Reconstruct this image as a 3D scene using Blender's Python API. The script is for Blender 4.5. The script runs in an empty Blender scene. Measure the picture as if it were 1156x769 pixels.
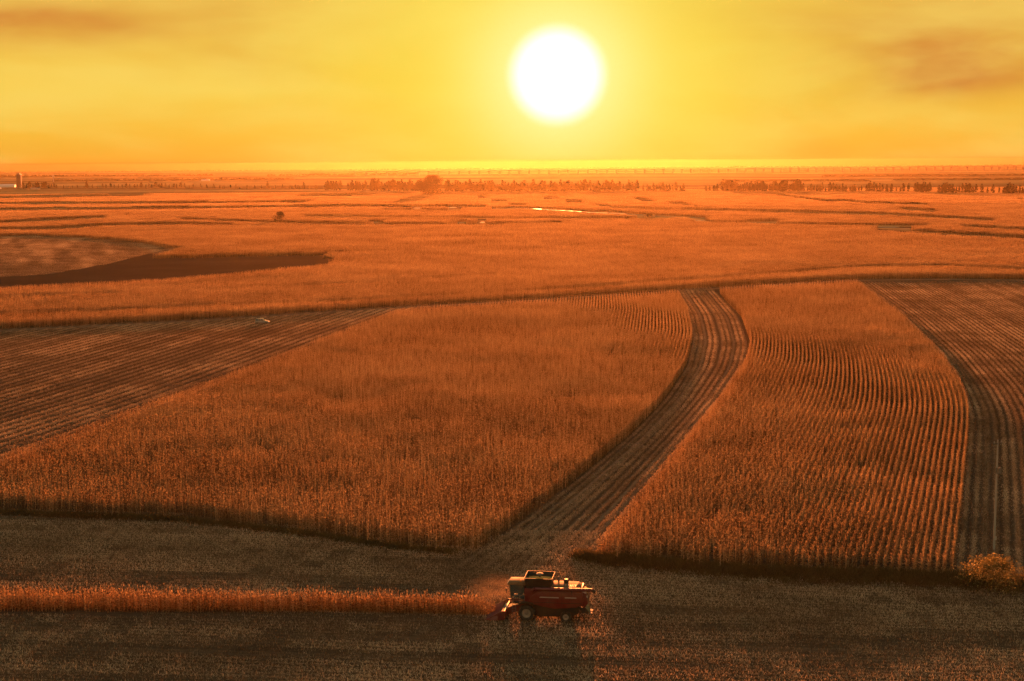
import bpy, bmesh, math, random
import numpy as np
from mathutils import Matrix, Vector

random.seed(7)
rng = np.random.default_rng(7)
SC = bpy.context.scene
COL = SC.collection
R = math.radians

# ------------------------------------------------------------------ camera
IMW, IMH, FPX = 1156.0, 769.0, 1600.0
CAM_H = 51.4
PITCH = math.atan(201.2 / FPX)   # level line; the plain ends 6 pixels lower, as the round earth makes it
ROLL = R(0.40)
cam = bpy.data.cameras.new('camera')
cam.sensor_fit = 'HORIZONTAL'
cam.sensor_width = 36.0
cam.lens = FPX / IMW * 36.0
cam.clip_start = 1.0
cam.clip_end = 120000.0
cam_o = bpy.data.objects.new('camera', cam)
COL.objects.link(cam_o)
CM = Matrix.Translation((0, 0, CAM_H)) @ Matrix.Rotation(R(90) - PITCH, 4, 'X') @ Matrix.Rotation(-ROLL, 4, 'Z')
cam_o.matrix_world = CM
SC.camera = cam_o
M3 = np.array(CM.to_3x3())

def ray(x, y):
    d = np.array([(x - IMW / 2) / FPX, -(y - IMH / 2) / FPX, -1.0])
    d = M3 @ d
    return d / np.linalg.norm(d)

def P(x, y, z=0.0):
    """where the sight line through a photo pixel meets the height z"""
    d = ray(x, y)
    t = (z - CAM_H) / d[2]
    return np.array([d[0] * t, d[1] * t, z])

def pix(p):
    """photo pixel of world points (n,3)"""
    p = np.asarray(p, float).reshape(-1, 3) - np.array([0, 0, CAM_H])
    c = p @ M3
    w = -c[:, 2]
    return np.stack([c[:, 0] / w * FPX + IMW / 2, -c[:, 1] / w * FPX + IMH / 2], 1)

# ------------------------------------------------------------------ world
SUN_D = ray(629, 85)
SUN_EL = math.asin(SUN_D[2])
SUN_AZ = math.atan2(SUN_D[0], SUN_D[1])

world = bpy.data.worlds.new('World')
SC.world = world
world.use_nodes = True
wt = world.node_tree
wt.nodes.clear()

class NT:
    def __init__(s, tree): s.t = tree
    def n(s, typ, **kw):
        nd = s.t.nodes.new(typ)
        for k, v in kw.items(): setattr(nd, k, v)
        return nd
    def link(s, a, b): s.t.links.new(a, b)
    def val(s, sock, v):
        if isinstance(v, bpy.types.NodeSocket): s.link(v, sock)
        elif v is not None: sock.default_value = v
    def math(s, op, a, b=None, c=None, clamp=False):
        nd = s.n('ShaderNodeMath', operation=op, use_clamp=clamp)
        for i, v in enumerate((a, b, c)):
            if v is not None: s.val(nd.inputs[i], v)
        return nd.outputs[0]
    def sstep(s, x, lo, hi):
        nd = s.n('ShaderNodeMapRange', interpolation_type='SMOOTHSTEP')
        s.val(nd.inputs[0], x); s.val(nd.inputs[1], lo); s.val(nd.inputs[2], hi)
        return nd.outputs[0]
    def mix(s, f, a, b, mode='MIX'):
        nd = s.n('ShaderNodeMix', data_type='RGBA', blend_type=mode)
        s.val(nd.inputs[0], f)
        s.val(nd.inputs[6], a if not isinstance(a, tuple) else (*a, 1)[:4])
        s.val(nd.inputs[7], b if not isinstance(b, tuple) else (*b, 1)[:4])
        return nd.outputs[2]
    def noise(s, vec, scale, detail=4, rough=.55, dist=0.0):
        nd = s.n('ShaderNodeTexNoise')
        if vec is not None: s.link(vec, nd.inputs['Vector'])
        nd.inputs['Scale'].default_value = scale
        nd.inputs['Detail'].default_value = detail
        nd.inputs['Roughness'].default_value = rough
        nd.inputs['Distortion'].default_value = dist
        return nd.outputs[0]
    def mapping(s, vec, loc=(0, 0, 0), rot=(0, 0, 0), scale=(1, 1, 1)):
        nd = s.n('ShaderNodeMapping')
        s.link(vec, nd.inputs[0])
        nd.inputs[1].default_value = loc; nd.inputs[2].default_value = rot; nd.inputs[3].default_value = scale
        return nd.outputs[0]
    def ramp(s, f, stops):
        nd = s.n('ShaderNodeValToRGB')
        s.val(nd.inputs[0], f)
        e = nd.color_ramp.elements
        while len(e) < len(stops): e.new(0.5)
        for el, (p, c) in zip(e, stops):
            el.position = p; el.color = (*c, 1)
        return nd.outputs[0]

w = NT(wt)
tc = w.n('ShaderNodeTexCoord').outputs['Generated']
dotn = w.n('ShaderNodeVectorMath', operation='DOT_PRODUCT')
w.link(tc, dotn.inputs[0]); dotn.inputs[1].default_value = tuple(SUN_D)
ang = w.math('ARCCOSINE', w.math('MINIMUM', dotn.outputs['Value'], 0.9999999))
sep = w.n('ShaderNodeSeparateXYZ'); w.link(tc, sep.inputs[0])
sx, sy, sz = sep.outputs
# the band of sunset sky round the sun
band = w.ramp(w.math('MULTIPLY', w.math('MAXIMUM', w.math('ADD', sz, 0.006), 0.0), 4.0),
              [(0.0, (.72, .27, .02)), (.03, (.90, .41, .035)), (.10, (.94, .49, .045)), (.22, (.94, .58, .062)),
               (.36, (.89, .55, .072)), (.55, (.80, .44, .085)), (1.0, (.46, .33, .15))])
gl1 = w.math('EXPONENT', w.math('MULTIPLY', w.math('POWER', w.math('DIVIDE', ang, 0.125), 1.6), -1.0))
# thin smoky cloud in layers
cv = w.mapping(tc, scale=(6.0, 6.0, 17.0))
cn = w.noise(cv, 1.6, 4, .5, .3)
cn2 = w.noise(w.mapping(tc, loc=(4, 2, 1), scale=(4.0, 4.0, 12.0)), 1.3, 4, .5, .3)
def lobe(px, py, rx, ry):
    d = ray(px, py)
    a = w.math('POWER', w.math('DIVIDE', w.math('SUBTRACT', sx, float(d[0])), rx), 2.0)
    b = w.math('POWER', w.math('DIVIDE', w.math('SUBTRACT', sz, float(d[2])), ry), 2.0)
    return w.math('EXPONENT', w.math('MULTIPLY', w.math('ADD', a, b), -1.0))
lob = w.math('ADD', w.math('MULTIPLY', lobe(1140, 64, .10, .020), 1.1), w.math('MULTIPLY', lobe(30, 24, .095, .015), 1.0))
lob = w.math('ADD', lob, w.math('MULTIPLY', lobe(930, 30, .09, .016), .45))
lob = w.math('ADD', lob, w.math('MULTIPLY', lobe(1040, 95, .05, .010), .45))
lob = w.math('MULTIPLY', lob, w.math('ADD', w.math('MULTIPLY', w.sstep(cn, .25, .65), .75), .30))
lob = w.math('ADD', lob, w.math('MULTIPLY', lobe(960, 85, .17, .035), .22))
thin = w.math('MULTIPLY', w.sstep(cn2, .45, .75), .32)
cl = w.math('MULTIPLY', w.math('ADD', lob, thin), w.math('SUBTRACT', 1.0, w.math('MULTIPLY', gl1, .9)), clamp=True)
front = w.mix(cl, band, (.66, .235, .04))
lite = w.math('MULTIPLY', w.sstep(w.noise(w.mapping(tc, loc=(1, 7, 3), scale=(4.5, 4.5, 17.0)), 1.4, 4, .5, .3), .38, .72), .55)
front = w.mix(lite, front, (.97, .71, .145))
front = w.mix(w.math('MULTIPLY', gl1, .95), front, (1.05, .83, .075))
gl2 = w.math('EXPONENT', w.math('MULTIPLY', w.math('POWER', w.math('DIVIDE', ang, 0.052), 2.0), -1.0))
front = w.mix(w.math('MULTIPLY', gl2, .95), front, (1.12, 1.02, .42))
disc = w.sstep(ang, .0385, .0215)
front = w.mix(disc, front, (1.35, 1.32, 1.20))
# sky colour dimmed at the very horizon to offset the haze box's glow
thick = w.math('MINIMUM', w.math('DIVIDE', .0008, w.math('MAXIMUM', sz, .00001)), 1.0)
low = w.math('SUBTRACT', 1.0, w.math('MULTIPLY', thick, w.math('ADD', w.math('MULTIPLY', gl1, .22), .72)))
cmb = w.n('ShaderNodeCombineColor'); w.val(cmb.inputs[0], w.math('POWER', low, .8)); w.val(cmb.inputs[1], low); w.val(cmb.inputs[2], low)
front = w.mix(1.0, front, cmb.outputs[0], 'MULTIPLY')
# everywhere else the physical evening sky
sky = w.n('ShaderNodeTexSky', sky_type='NISHITA')
sky.sun_disc = False
sky.sun_elevation = SUN_EL
sky.sun_rotation = SUN_AZ
sky.altitude = 50
sky.air_density = 1.6
sky.dust_density = 3.0
sky.ozone_density = 1.0
bg1 = w.n('ShaderNodeBackground'); w.link(w.mix(1.0, sky.outputs[0], (1.0, .76, .54), 'MULTIPLY'), bg1.inputs[0]); bg1.inputs[1].default_value = 0.122
bg2 = w.n('ShaderNodeBackground'); w.link(front, bg2.inputs[0]); bg2.inputs[1].default_value = 0.287
near = w.math('MULTIPLY', w.sstep(ang, 1.9, .40), w.sstep(sz, .85, .15))
mx = w.n('ShaderNodeMixShader')
w.link(near, mx.inputs[0]); w.link(bg1.outputs[0], mx.inputs[1]); w.link(bg2.outputs[0], mx.inputs[2])
wo = w.n('ShaderNodeOutputWorld'); w.link(mx.outputs[0], wo.inputs[0])
world.cycles.sampling_method = 'MANUAL'
world.cycles.sample_map_resolution = 1024

# ------------------------------------------------------------------ sun
sl = bpy.data.lights.new('sun', 'SUN')
sl.energy = 5.0
sl.angle = R(0.53)
sl.color = (1.0, 0.232, 0.055)
so = bpy.data.objects.new('sun', sl)
COL.objects.link(so)
so.location = (0, -20, 80)
so.rotation_euler = Vector(SUN_D).to_track_quat('Z', 'Y').to_euler()

# ------------------------------------------------------------------ exposure / sampling
vs = SC.view_settings
vs.view_transform = 'Standard'; vs.look = 'None'; vs.exposure = 1.8; vs.gamma = 1.0
vs.use_curve_mapping = False
SC.render.engine = 'CYCLES'
cy = SC.cycles
cy.max_bounces = 6; cy.diffuse_bounces = 3; cy.glossy_bounces = 2; cy.transmission_bounces = 4
cy.volume_bounces = 1; cy.transparent_max_bounces = 4
cy.caustics_reflective = False; cy.caustics_refractive = False
cy.sample_clamp_indirect = 6.0
cy.use_denoising = True
try: cy.denoising_prefilter = 'NONE'
except Exception: pass
cy.use_adaptive_sampling = True
cy.adaptive_threshold = 0.015

# ------------------------------------------------------------------ helpers
def lin(o, label=None, cat=None, group=None, kind=None, parent=None):
    if o.name not in COL.objects: COL.objects.link(o)
    if label: o['label'] = label
    if cat: o['category'] = cat
    if group: o['group'] = group
    if kind: o['kind'] = kind
    if parent is not None: o.parent = parent
    return o

def empty(name, loc, rz=0.0, **kw):
    o = bpy.data.objects.new(name, None)
    o.location = loc; o.rotation_euler = (0, 0, rz)
    o.empty_display_size = .5
    return lin(o, **kw)

class MB:
    def __init__(s): s.v = []; s.f = []; s.c = []
    def add(s, vs, fs, col=None):
        n = len(s.v)
        s.v += [tuple(map(float, q)) for q in vs]
        s.f += [tuple(i + n for i in f) for f in fs]
        if col is not None: s.c += [col] * len(vs)
        return s
    def box(s, lo, hi):
        x0, y0, z0 = lo; x1, y1, z1 = hi
        return s.add([(x0, y0, z0), (x1, y0, z0), (x1, y1, z0), (x0, y1, z0), (x0, y0, z1), (x1, y0, z1), (x1, y1, z1), (x0, y1, z1)],
                     [(0, 3, 2, 1), (4, 5, 6, 7), (0, 1, 5, 4), (1, 2, 6, 5), (2, 3, 7, 6), (3, 0, 4, 7)])
    def hexa(s, bot, top):
        return s.add(list(bot) + list(top), [(0, 3, 2, 1), (4, 5, 6, 7), (0, 1, 5, 4), (1, 2, 6, 5), (2, 3, 7, 6), (3, 0, 4, 7)])
    def prism(s, prof, y0, y1):
        """side profile [(x,z)...] extruded over y"""
        n = len(prof)
        vs = [(x, y0, z) for x, z in prof] + [(x, y1, z) for x, z in prof]
        fs = [tuple(range(n)), tuple(range(2 * n - 1, n - 1, -1))]
        fs += [(i, i + n, (i + 1) % n + n, (i + 1) % n) for i in range(n)]
        return s.add(vs, fs)
    def tube(s, a, b, ra, rb=None, n=10, cap=True):
        rb = ra if rb is None else rb
        a = Vector(a); b = Vector(b)
        d = (b - a).normalized()
        u = d.orthogonal().normalized(); v = d.cross(u)
        vs = []
        for p, r in ((a, ra), (b, rb)):
            for i in range(n):
                t = 2 * math.pi * i / n
                vs.append(p + (u * math.cos(t) + v * math.sin(t)) * r)
        fs = [(i, (i + 1) % n, (i + 1) % n + n, i + n) for i in range(n)]
        if cap: fs += [tuple(range(n - 1, -1, -1)), tuple(range(n, 2 * n))]
        return s.add(vs, fs)
    def lathe(s, prof, n=20, axis='y', c=(0, 0, 0), cap=True):
        """prof [(r, h)] spun round an axis"""
        vs = []
        for r, h in prof:
            for i in range(n):
                t = 2 * math.pi * i / n
                p = (r * math.cos(t), h, r * math.sin(t)) if axis == 'y' else (r * math.cos(t), r * math.sin(t), h)
                vs.append((p[0] + c[0], p[1] + c[1], p[2] + c[2]))
        fs = []
        for k in range(len(prof) - 1):
            fs += [(k * n + i, k * n + (i + 1) % n, (k + 1) * n + (i + 1) % n, (k + 1) * n + i) for i in range(n)]
        if cap: fs += [tuple(range(n - 1, -1, -1)), tuple(range((len(prof) - 1) * n, len(prof) * n))]
        return s.add(vs, fs)
    def mesh(s, name, mat=None):
        me = bpy.data.meshes.new(name)
        me.from_pydata(s.v, [], s.f)
        if s.c and len(s.c) == len(s.v):
            at = me.attributes.new('tint', 'FLOAT', 'POINT')
            at.data.foreach_set('value', np.array(s.c, dtype=np.float32))
        if mat: me.materials.append(mat)
        me.update()
        return me
    def obj(s, name, mat=None, parent=None, smooth=False, bevel=0.0, link=True, **kw):
        me = s.mesh(name, mat)
        if bevel or not s.c:
            bm = bmesh.new(); bm.from_mesh(me)
            bmesh.ops.recalc_face_normals(bm, faces=bm.faces)
            if bevel:
                try:
                    bmesh.ops.bevel(bm, geom=[e for e in bm.edges if e.calc_face_angle(0) > .4], offset=bevel, segments=2, affect='EDGES', profile=.6)
                except Exception: pass
            bm.to_mesh(me); bm.free()
        if smooth:
            me.polygons.foreach_set('use_smooth', [True] * len(me.polygons))
            try: me.set_sharp_from_angle(angle=R(40))
            except Exception: pass
        o = bpy.data.objects.new(name, me)
        if link: lin(o, parent=parent, **kw)
        return o

# ------------------------------------------------------------------ materials
def base_mat(name):
    m = bpy.data.materials.new(name); m.use_nodes = True
    m.node_tree.nodes.clear()
    t = NT(m.node_tree)
    out = t.n('ShaderNodeOutputMaterial')
    return m, t, out

def solid(name, col, rough=.5, metal=0.0, var=.15, scale=3.0, coat=0.0, dust=0.0, spec=.5):
    m, t, out = base_mat(name)
    tc = t.n('ShaderNodeTexCoord').outputs['Object']
    nz = t.noise(tc, scale, 5, .6)
    c = t.mix(t.sstep(nz, .3, .7), tuple(x * (1 - var) for x in col), tuple(min(1, x * (1 + var)) for x in col))
    if dust:
        d = t.math('MULTIPLY', t.sstep(t.noise(tc, scale * .7, 6, .65), .35, .75), dust)
        c = t.mix(d, c, (.28, .21, .13))
    b = t.n('ShaderNodeBsdfPrincipled')
    t.link(c, b.inputs['Base Color'])
    t.val(b.inputs['Roughness'], t.math('ADD', rough, t.math('MULTIPLY', t.math('SUBTRACT', nz, .5), .25), clamp=True))
    b.inputs['Metallic'].default_value = metal
    b.inputs['Specular IOR Level'].default_value = spec
    b.inputs['Coat Weight'].default_value = coat
    t.link(b.outputs[0], out.inputs[0])
    return m

def leafy(name, stops, trans=.5, rnd=.5, sat_scale=.02, rough=.7):
    """dry or green leaf: reflects and lets light through; colour varies by leaf, by clump and over the field"""
    m, t, out = base_mat(name)
    oi = t.n('ShaderNodeObjectInfo').outputs['Random']
    at = t.n('ShaderNodeAttribute'); at.attribute_name = 'tint'
    geo = t.n('ShaderNodeNewGeometry')
    fieldn = t.noise(geo.outputs['Position'], sat_scale, 5, .6)
    f = t.math('ADD', t.math('MULTIPLY', at.outputs['Fac'], 1 - rnd), t.math('MULTIPLY', oi, rnd))
    f = t.math('ADD', f, t.math('MULTIPLY', t.math('SUBTRACT', fieldn, .5), .9), clamp=True)
    c = t.ramp(f, stops)
    d = t.n('ShaderNodeBsdfDiffuse'); t.link(c, d.inputs[0])
    tr = t.n('ShaderNodeBsdfTranslucent'); t.link(c, tr.inputs[0])
    ms = t.n('ShaderNodeMixShader'); ms.inputs[0].default_value = trans
    t.link(d.outputs[0], ms.inputs[1]); t.link(tr.outputs[0], ms.inputs[2])
    t.link(ms.outputs[0], out.inputs[0])
    return m

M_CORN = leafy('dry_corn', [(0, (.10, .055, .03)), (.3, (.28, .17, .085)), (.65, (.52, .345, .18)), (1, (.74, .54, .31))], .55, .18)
M_RESID = leafy('corn_residue', [(0, (.06, .042, .027)), (.4, (.19, .135, .085)), (.75, (.44, .33, .215)), (1, (.76, .61, .43))], .40, .12, .05)
M_WEED = leafy('dry_weeds', [(0, (.055, .045, .022)), (.5, (.13, .10, .05)), (1, (.26, .19, .09))], .35, .4)
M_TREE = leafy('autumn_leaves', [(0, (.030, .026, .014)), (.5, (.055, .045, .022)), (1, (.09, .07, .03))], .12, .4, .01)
M_BUSH = leafy('bush_leaves', [(0, (.08, .07, .025)), (.5, (.17, .14, .055)), (1, (.60, .50, .24))], .55, .1, .3)  # pale end puts the glints of sunlit tips into the leaf colour
M_BARK = solid('bark', (.10, .075, .05), .9, var=.35, scale=2)

def soil_mat(name, dark, mid, pale, row=1.0, uvrows=True, swath=6.0, ra=.10, la=.42, rb=.05, curved=False, phase=2.4, sa=.0):
    m, t, out = base_mat(name)
    geo = t.n('ShaderNodeNewGeometry').outputs['Position']
    n1 = t.noise(geo, .03, 6, .6)
    n2 = t.noise(geo, .9, 6, .65)
    n3 = t.noise(geo, 5.0, 3, .6)
    f = t.math('ADD', t.math('MULTIPLY', n1, .5), t.math('MULTIPLY', n2, .6))
    hgt = t.math('MULTIPLY', n3, .06)
    if uvrows:
        uv = t.n('ShaderNodeUVMap'); uv.uv_map = 'rows'
        su = t.n('ShaderNodeSeparateXYZ'); t.link(uv.outputs[0], su.inputs[0])
        wob = t.math('MULTIPLY', t.math('SUBTRACT', t.noise(geo, .25, 3, .5), .5), .5)
        ph = t.math('ADD', su.outputs[0], wob)
        s1 = t.math('SINE', t.math('MULTIPLY', ph, 2 * math.pi / row))
        s2 = t.math('SINE', t.math('SUBTRACT', t.math('MULTIPLY', t.math('SUBTRACT', ph, phase), 2 * math.pi / swath), math.pi / 2))
        lane_id = t.math('FLOOR', t.math('DIVIDE', ph, 1.25))
        wn = t.n('ShaderNodeTexWhiteNoise', noise_dimensions='1D'); t.link(lane_id, wn.inputs['W'])
        f = t.math('ADD', f, t.math('MULTIPLY', s1, ra))
        f = t.math('ADD', f, t.math('MULTIPLY', s2, sa))
        f = t.math('ADD', f, t.math('MULTIPLY', t.math('SUBTRACT', wn.outputs[0], .5), la))
        hgt = t.math('ADD', hgt, t.math('MULTIPLY', s1, rb))
    if curved:
        wv = t.n('ShaderNodeTexWave', wave_type='RINGS', rings_direction='Z'); t.link(t.mapping(geo, loc=(310, -900, 0), scale=(1, .35, 1)), wv.inputs['Vector'])
        wv.inputs['Scale'].default_value = .035; wv.inputs['Distortion'].default_value = 3.0; wv.inputs['Detail Scale'].default_value = .02
        f = t.math('ADD', f, t.math('MULTIPLY', t.math('SUBTRACT', wv.outputs[1], .5), .28))
    c = t.ramp(t.math('MULTIPLY', f, .92), [(.2, dark), (.52, mid), (.82, pale)])
    bmp = t.n('ShaderNodeBump'); bmp.inputs['Strength'].default_value = 1.0; bmp.inputs['Distance'].default_value = 1.0
    t.link(hgt, bmp.inputs['Height'])
    b = t.n('ShaderNodeBsdfDiffuse')
    t.link(c, b.inputs['Color']); b.inputs['Roughness'].default_value = .6
    t.link(bmp.outputs[0], b.inputs['Normal'])
    t.link(b.outputs[0], out.inputs[0])
    return m

M_STUB = soil_mat('stubble_soil', (.060, .042, .030), (.125, .090, .062), (.25, .185, .125), la=.16, swath=1.5, ra=.0, sa=.20, phase=1.15)
M_STUB2 = soil_mat('stubble_soil_left', (.060, .042, .030), (.125, .090, .062), (.25, .185, .125), la=.12, swath=3.0, ra=.05, sa=.20, phase=.6)
M_FORE = soil_mat('foreground_soil', (.055, .038, .027), (.115, .080, .054), (.23, .165, .11), ra=.03, la=.16, rb=.015)
M_PLOUGH_SHADE = soil_mat('ploughed_soil_gap_shade', (.028, .020, .016), (.060, .044, .033), (.13, .095, .068), row=1.5, uvrows=False)  # real soil on the wedge; on the gap sheets it paints shade
M_CRES = soil_mat('crescent_stubble', (.085, .060, .040), (.155, .115, .078), (.26, .195, .135), uvrows=False, curved=True)
M_TRACK = soil_mat('track_earth', (.08, .062, .045), (.16, .125, .09), (.28, .22, .155), uvrows=False)
M_UNDER = soil_mat('field_soil', (.05, .036, .024), (.09, .066, .042), (.15, .11, .07), uvrows=False)

# the plain as far as the horizon: fields too far away to pick apart
m, t, out = base_mat('plain_earth'); M_PLAIN = m
pos = t.n('ShaderNodeNewGeometry').outputs['Position']
vor = t.n('ShaderNodeTexVoronoi'); t.link(t.mapping(pos, rot=(0, 0, .12), scale=(.0011, .0042, 1)), vor.inputs['Vector']); vor.inputs['Scale'].default_value = 1.0
sepc = t.n('ShaderNodeSeparateColor'); t.link(vor.outputs['Color'], sepc.inputs[0])
n2 = t.noise(t.mapping(pos, scale=(.002, .008, 1)), 1.0, 6, .6)
f = t.math('ADD', t.math('MULTIPLY', sepc.outputs[0], .6), t.math('MULTIPLY', n2, .5))
c = t.ramp(f, [(.15, (.05, .036, .022)), (.4, (.16, .115, .06)), (.62, (.30, .21, .10)), (.9, (.38, .28, .14))])
b = t.n('ShaderNodeBsdfDiffuse'); t.link(c, b.inputs['Color']); b.inputs['Roughness'].default_value = .6
t.link(b.outputs[0], out.inputs[0])

m, t, out = base_mat('water'); M_WATER = m
pos = t.n('ShaderNodeNewGeometry').outputs['Position']
bmp = t.n('ShaderNodeBump'); bmp.inputs['Strength'].default_value = .08; bmp.inputs['Distance'].default_value = .2
t.link(t.noise(pos, .6, 3, .5), bmp.inputs['Height'])
b = t.n('ShaderNodeBsdfPrincipled'); b.inputs['Base Color'].default_value = (.03, .035, .03, 1); b.inputs['Roughness'].default_value = .5
b.inputs['IOR'].default_value = 1.33; b.inputs['Specular IOR Level'].default_value = .25
t.link(bmp.outputs[0], b.inputs['Normal']); t.link(b.outputs[0], out.inputs[0])

# ------------------------------------------------------------------ layout curves (photo pixels -> the plain)
CH = 2.5     # corn height
def W(pts, z=0.0): return np.array([P(x, y, z) for x, y in pts])
def curveX(pts):
    """x as a smooth function of depth Y"""
    pts = pts[np.argsort(pts[:, 1])]
    Y = pts[:, 1]; X = pts[:, 0]
    yy = np.linspace(Y[0], Y[-1], 400)
    xx = np.interp(yy, Y, X)
    k = np.hanning(41); k /= k.sum()
    xs = np.convolve(np.pad(xx, 20, mode='reflect', reflect_type='odd'), k, 'valid')
    s0 = (xs[4] - xs[0]) / (yy[4] - yy[0]); s1 = (xs[-1] - xs[-5]) / (yy[-1] - yy[-5])
    def f(q):
        q = np.asarray(q, float)
        r = np.interp(q, yy, xs)
        r = np.where(q < yy[0], xs[0] + (q - yy[0]) * s0, r)
        return np.where(q > yy[-1], xs[-1] + (q - yy[-1]) * s1, r)
    return f
laneL = curveX(W([(765, 326), (777, 345), (783, 372), (776, 403), (752, 438), (716, 474), (670, 511), (620, 549), (575, 580), (533, 606)], CH))
laneR = curveX(W([(812, 325), (836, 350), (847, 380), (841, 404), (816, 440), (790, 470), (760, 506), (724, 550), (692, 588), (668, 612)], CH))
rightR = curveX(W([(966, 314), (1018, 352), (1058, 390), (1084, 425), (1096, 455), (1093, 500), (1088, 550), (1083, 600), (1080, 622)], CH))
leftL = curveX(W([(-90, 543), (0, 510), (100, 477), (215, 437), (320, 397), (400, 366), (452, 347)], CH))
def curveY(pts):
    pts = pts[np.argsort(pts[:, 0])]
    xx = np.linspace(pts[0, 0], pts[-1, 0], 300)
    y = np.interp(xx, pts[:, 0], pts[:, 1])
    k = np.hanning(31); k /= k.sum()
    y = np.convolve(np.pad(y, 15, mode='reflect', reflect_type='odd'), k, 'valid')
    s0 = (y[3] - y[0]) / (xx[3] - xx[0]); s1 = (y[-1] - y[-4]) / (xx[-1] - xx[-4])
    def f(q):
        q = np.asarray(q, float)
        r = np.interp(q, xx, y)
        r = np.where(q < xx[0], y[0] + (q - xx[0]) * s0, r)
        return np.where(q > xx[-1], y[-1] + (q - xx[-1]) * s1, r)
    return f
frontA = curveY(W([(-60, 576), (0, 579), (200, 587), (330, 601), (420, 614), (480, 622), (560, 627)]))
frontB = curveY(W([(640, 628), (700, 634), (800, 643), (900, 648), (1000, 651), (1100, 655), (1200, 662)]))
backA = curveY(W([(-60, 378), (0, 374), (200, 363), (440, 348.5), (600, 338), (765, 327), (900, 319), (970, 315), (1060, 315), (1200, 316)], CH))
midF = curveY(W([(-80, 378), (0, 372), (200, 362.5), (440, 347), (600, 338), (770, 327), (900, 319), (960, 315.5), (1060, 314.5), (1200, 316)]))
stripB = curveY(W([(-60, 656), (0, 657), (200, 662), (380, 664), (560, 672)], CH))
stripF = curveY(W([(-60, 692), (0, 692), (200, 693), (380, 693), (560, 695)]))

# ------------------------------------------------------------------ the plain and the field floors
def grid_sheet(name, us, vs_, fxy, z, mat, label, uv=True, kind='structure', keep=None):
    U, V = np.meshgrid(us, vs_, indexing='ij')
    X, Y = fxy(U, V)
    n, m_ = U.shape
    verts = np.stack([X, Y, np.full_like(X, z)], -1).reshape(-1, 3)
    idx = np.arange(n * m_).reshape(n, m_)
    f = np.stack([idx[:-1, :-1], idx[1:, :-1], idx[1:, 1:], idx[:-1, 1:]], -1).reshape(-1, 4)
    if keep is not None:
        cx = verts[f].mean(1)
        f = f[keep(cx)]
    me = bpy.data.meshes.new(name)
    me.from_pydata(verts.tolist(), [], f.tolist())
    if uv:
        l = me.uv_layers.new(name='rows')
        li = np.zeros(len(me.loops), dtype=np.int32); me.loops.foreach_get('vertex_index', li)
        l.data.foreach_set('uv', np.stack([U.reshape(-1)[li], V.reshape(-1)[li]], 1).astype(np.float32).ravel())
    me.materials.append(mat)
    o = bpy.data.objects.new(name, me)
    bm = bmesh.new(); bm.from_mesh(me); bmesh.ops.recalc_face_normals(bm, faces=bm.faces)
    if bm.faces and sum(fc.normal.z for fc in bm.faces) < 0: bmesh.ops.reverse_faces(bm, faces=bm.faces)
    bm.to_mesh(me); bm.free()
    return lin(o, label=label, kind=kind)

grid_sheet('ground', np.array([-12000, -4000, -1000, 0, 1000, 4000, 12000.]), np.array([-300, 0, 1000, 5000, 12500.]),
           lambda u, v: (u, v), 0.0, M_PLAIN, 'wide flat farming plain reaching to the horizon', uv=False)
def flat_poly(name, px, z, mat, label, kind='structure', rough=0.0):
    q_ = []
    for (x0, y0), (x1, y1) in zip(px, px[1:] + px[:1]):
        n_ = max(1, int(math.hypot(x1 - x0, y1 - y0) / 9)) if rough else 1
        for k in range(n_):
            f_ = k / n_
            q_.append((x0 + (x1 - x0) * f_ + random.uniform(-1, 1) * rough * 3, y0 + (y1 - y0) * f_ + random.uniform(-1, 1) * rough))
    w_ = [P(x, y) for x, y in q_]
    me = bpy.data.meshes.new(name)
    me.from_pydata([(p[0], p[1], z) for p in w_], [], [tuple(range(len(w_)))])
    me.materials.append(mat)
    bm = bmesh.new(); bm.from_mesh(me)
    for fc in bm.faces:
        fc.normal_update()
        if fc.normal.z < 0: fc.normal_flip()
    bmesh.ops.triangulate(bm, faces=bm.faces[:])
    bm.to_mesh(me); bm.free()
    return lin(bpy.data.objects.new(name, me), label=label, kind=kind)

# earth under and between the near fields
grid_sheet('field_floor', np.linspace(-420, 460, 30), np.linspace(60, 640, 30), lambda u, v: (u, v), 0.004, M_UNDER,
           'brown earth under the near corn', uv=False)
# harvested foreground: rows run across the picture; u = depth, v = across
SLOPE = -0.105
grid_sheet('stubble_field', np.linspace(60, 222, 60), np.linspace(-150, 150, 60), lambda u, v: (v, u + SLOPE * v), 0.008, M_FORE,
           'harvested corn stubble across the foreground')
# the harvested lane curving between the two corn blocks
grid_sheet('stubble_lane', np.linspace(0, 1, 14), np.linspace(176, 585, 130),
           lambda u, v: (laneL(v) + u * (laneR(v) - laneL(v)), v), 0.012, M_STUB, 'harvested lane curving between the two corn blocks')
lw = float(np.mean(laneR(np.linspace(200, 560, 40)) - laneL(np.linspace(200, 560, 40))))
uvl = bpy.data.objects['stubble_lane'].data.uv_layers['rows']
a = np.zeros(len(uvl.data) * 2, dtype=np.float32); uvl.data.foreach_get('uv', a); a[0::2] *= lw; uvl.data.foreach_set('uv', a)
grid_sheet('stubble_field', np.linspace(0, 190, 60), np.linspace(170, 560, 90), lambda u, v: (leftL(v) - u, v), 0.012, M_STUB2,
           'dark harvested stubble left of the large corn block',
           keep=lambda c: (c[:, 1] < midF(c[:, 0]) + 2) & (c[:, 1] > frontA(c[:, 0]) - 8))
grid_sheet('stubble_field', np.linspace(0, 200, 60), np.linspace(150, 600, 100), lambda u, v: (rightR(v) + u, v), 0.012, M_STUB,
           'dark harvested stubble right of the row-planted corn block',
           keep=lambda c: (c[:, 1] < midF(c[:, 0]) + 2) & (c[:, 1] > frontB(c[:, 0]) - 4))
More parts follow.
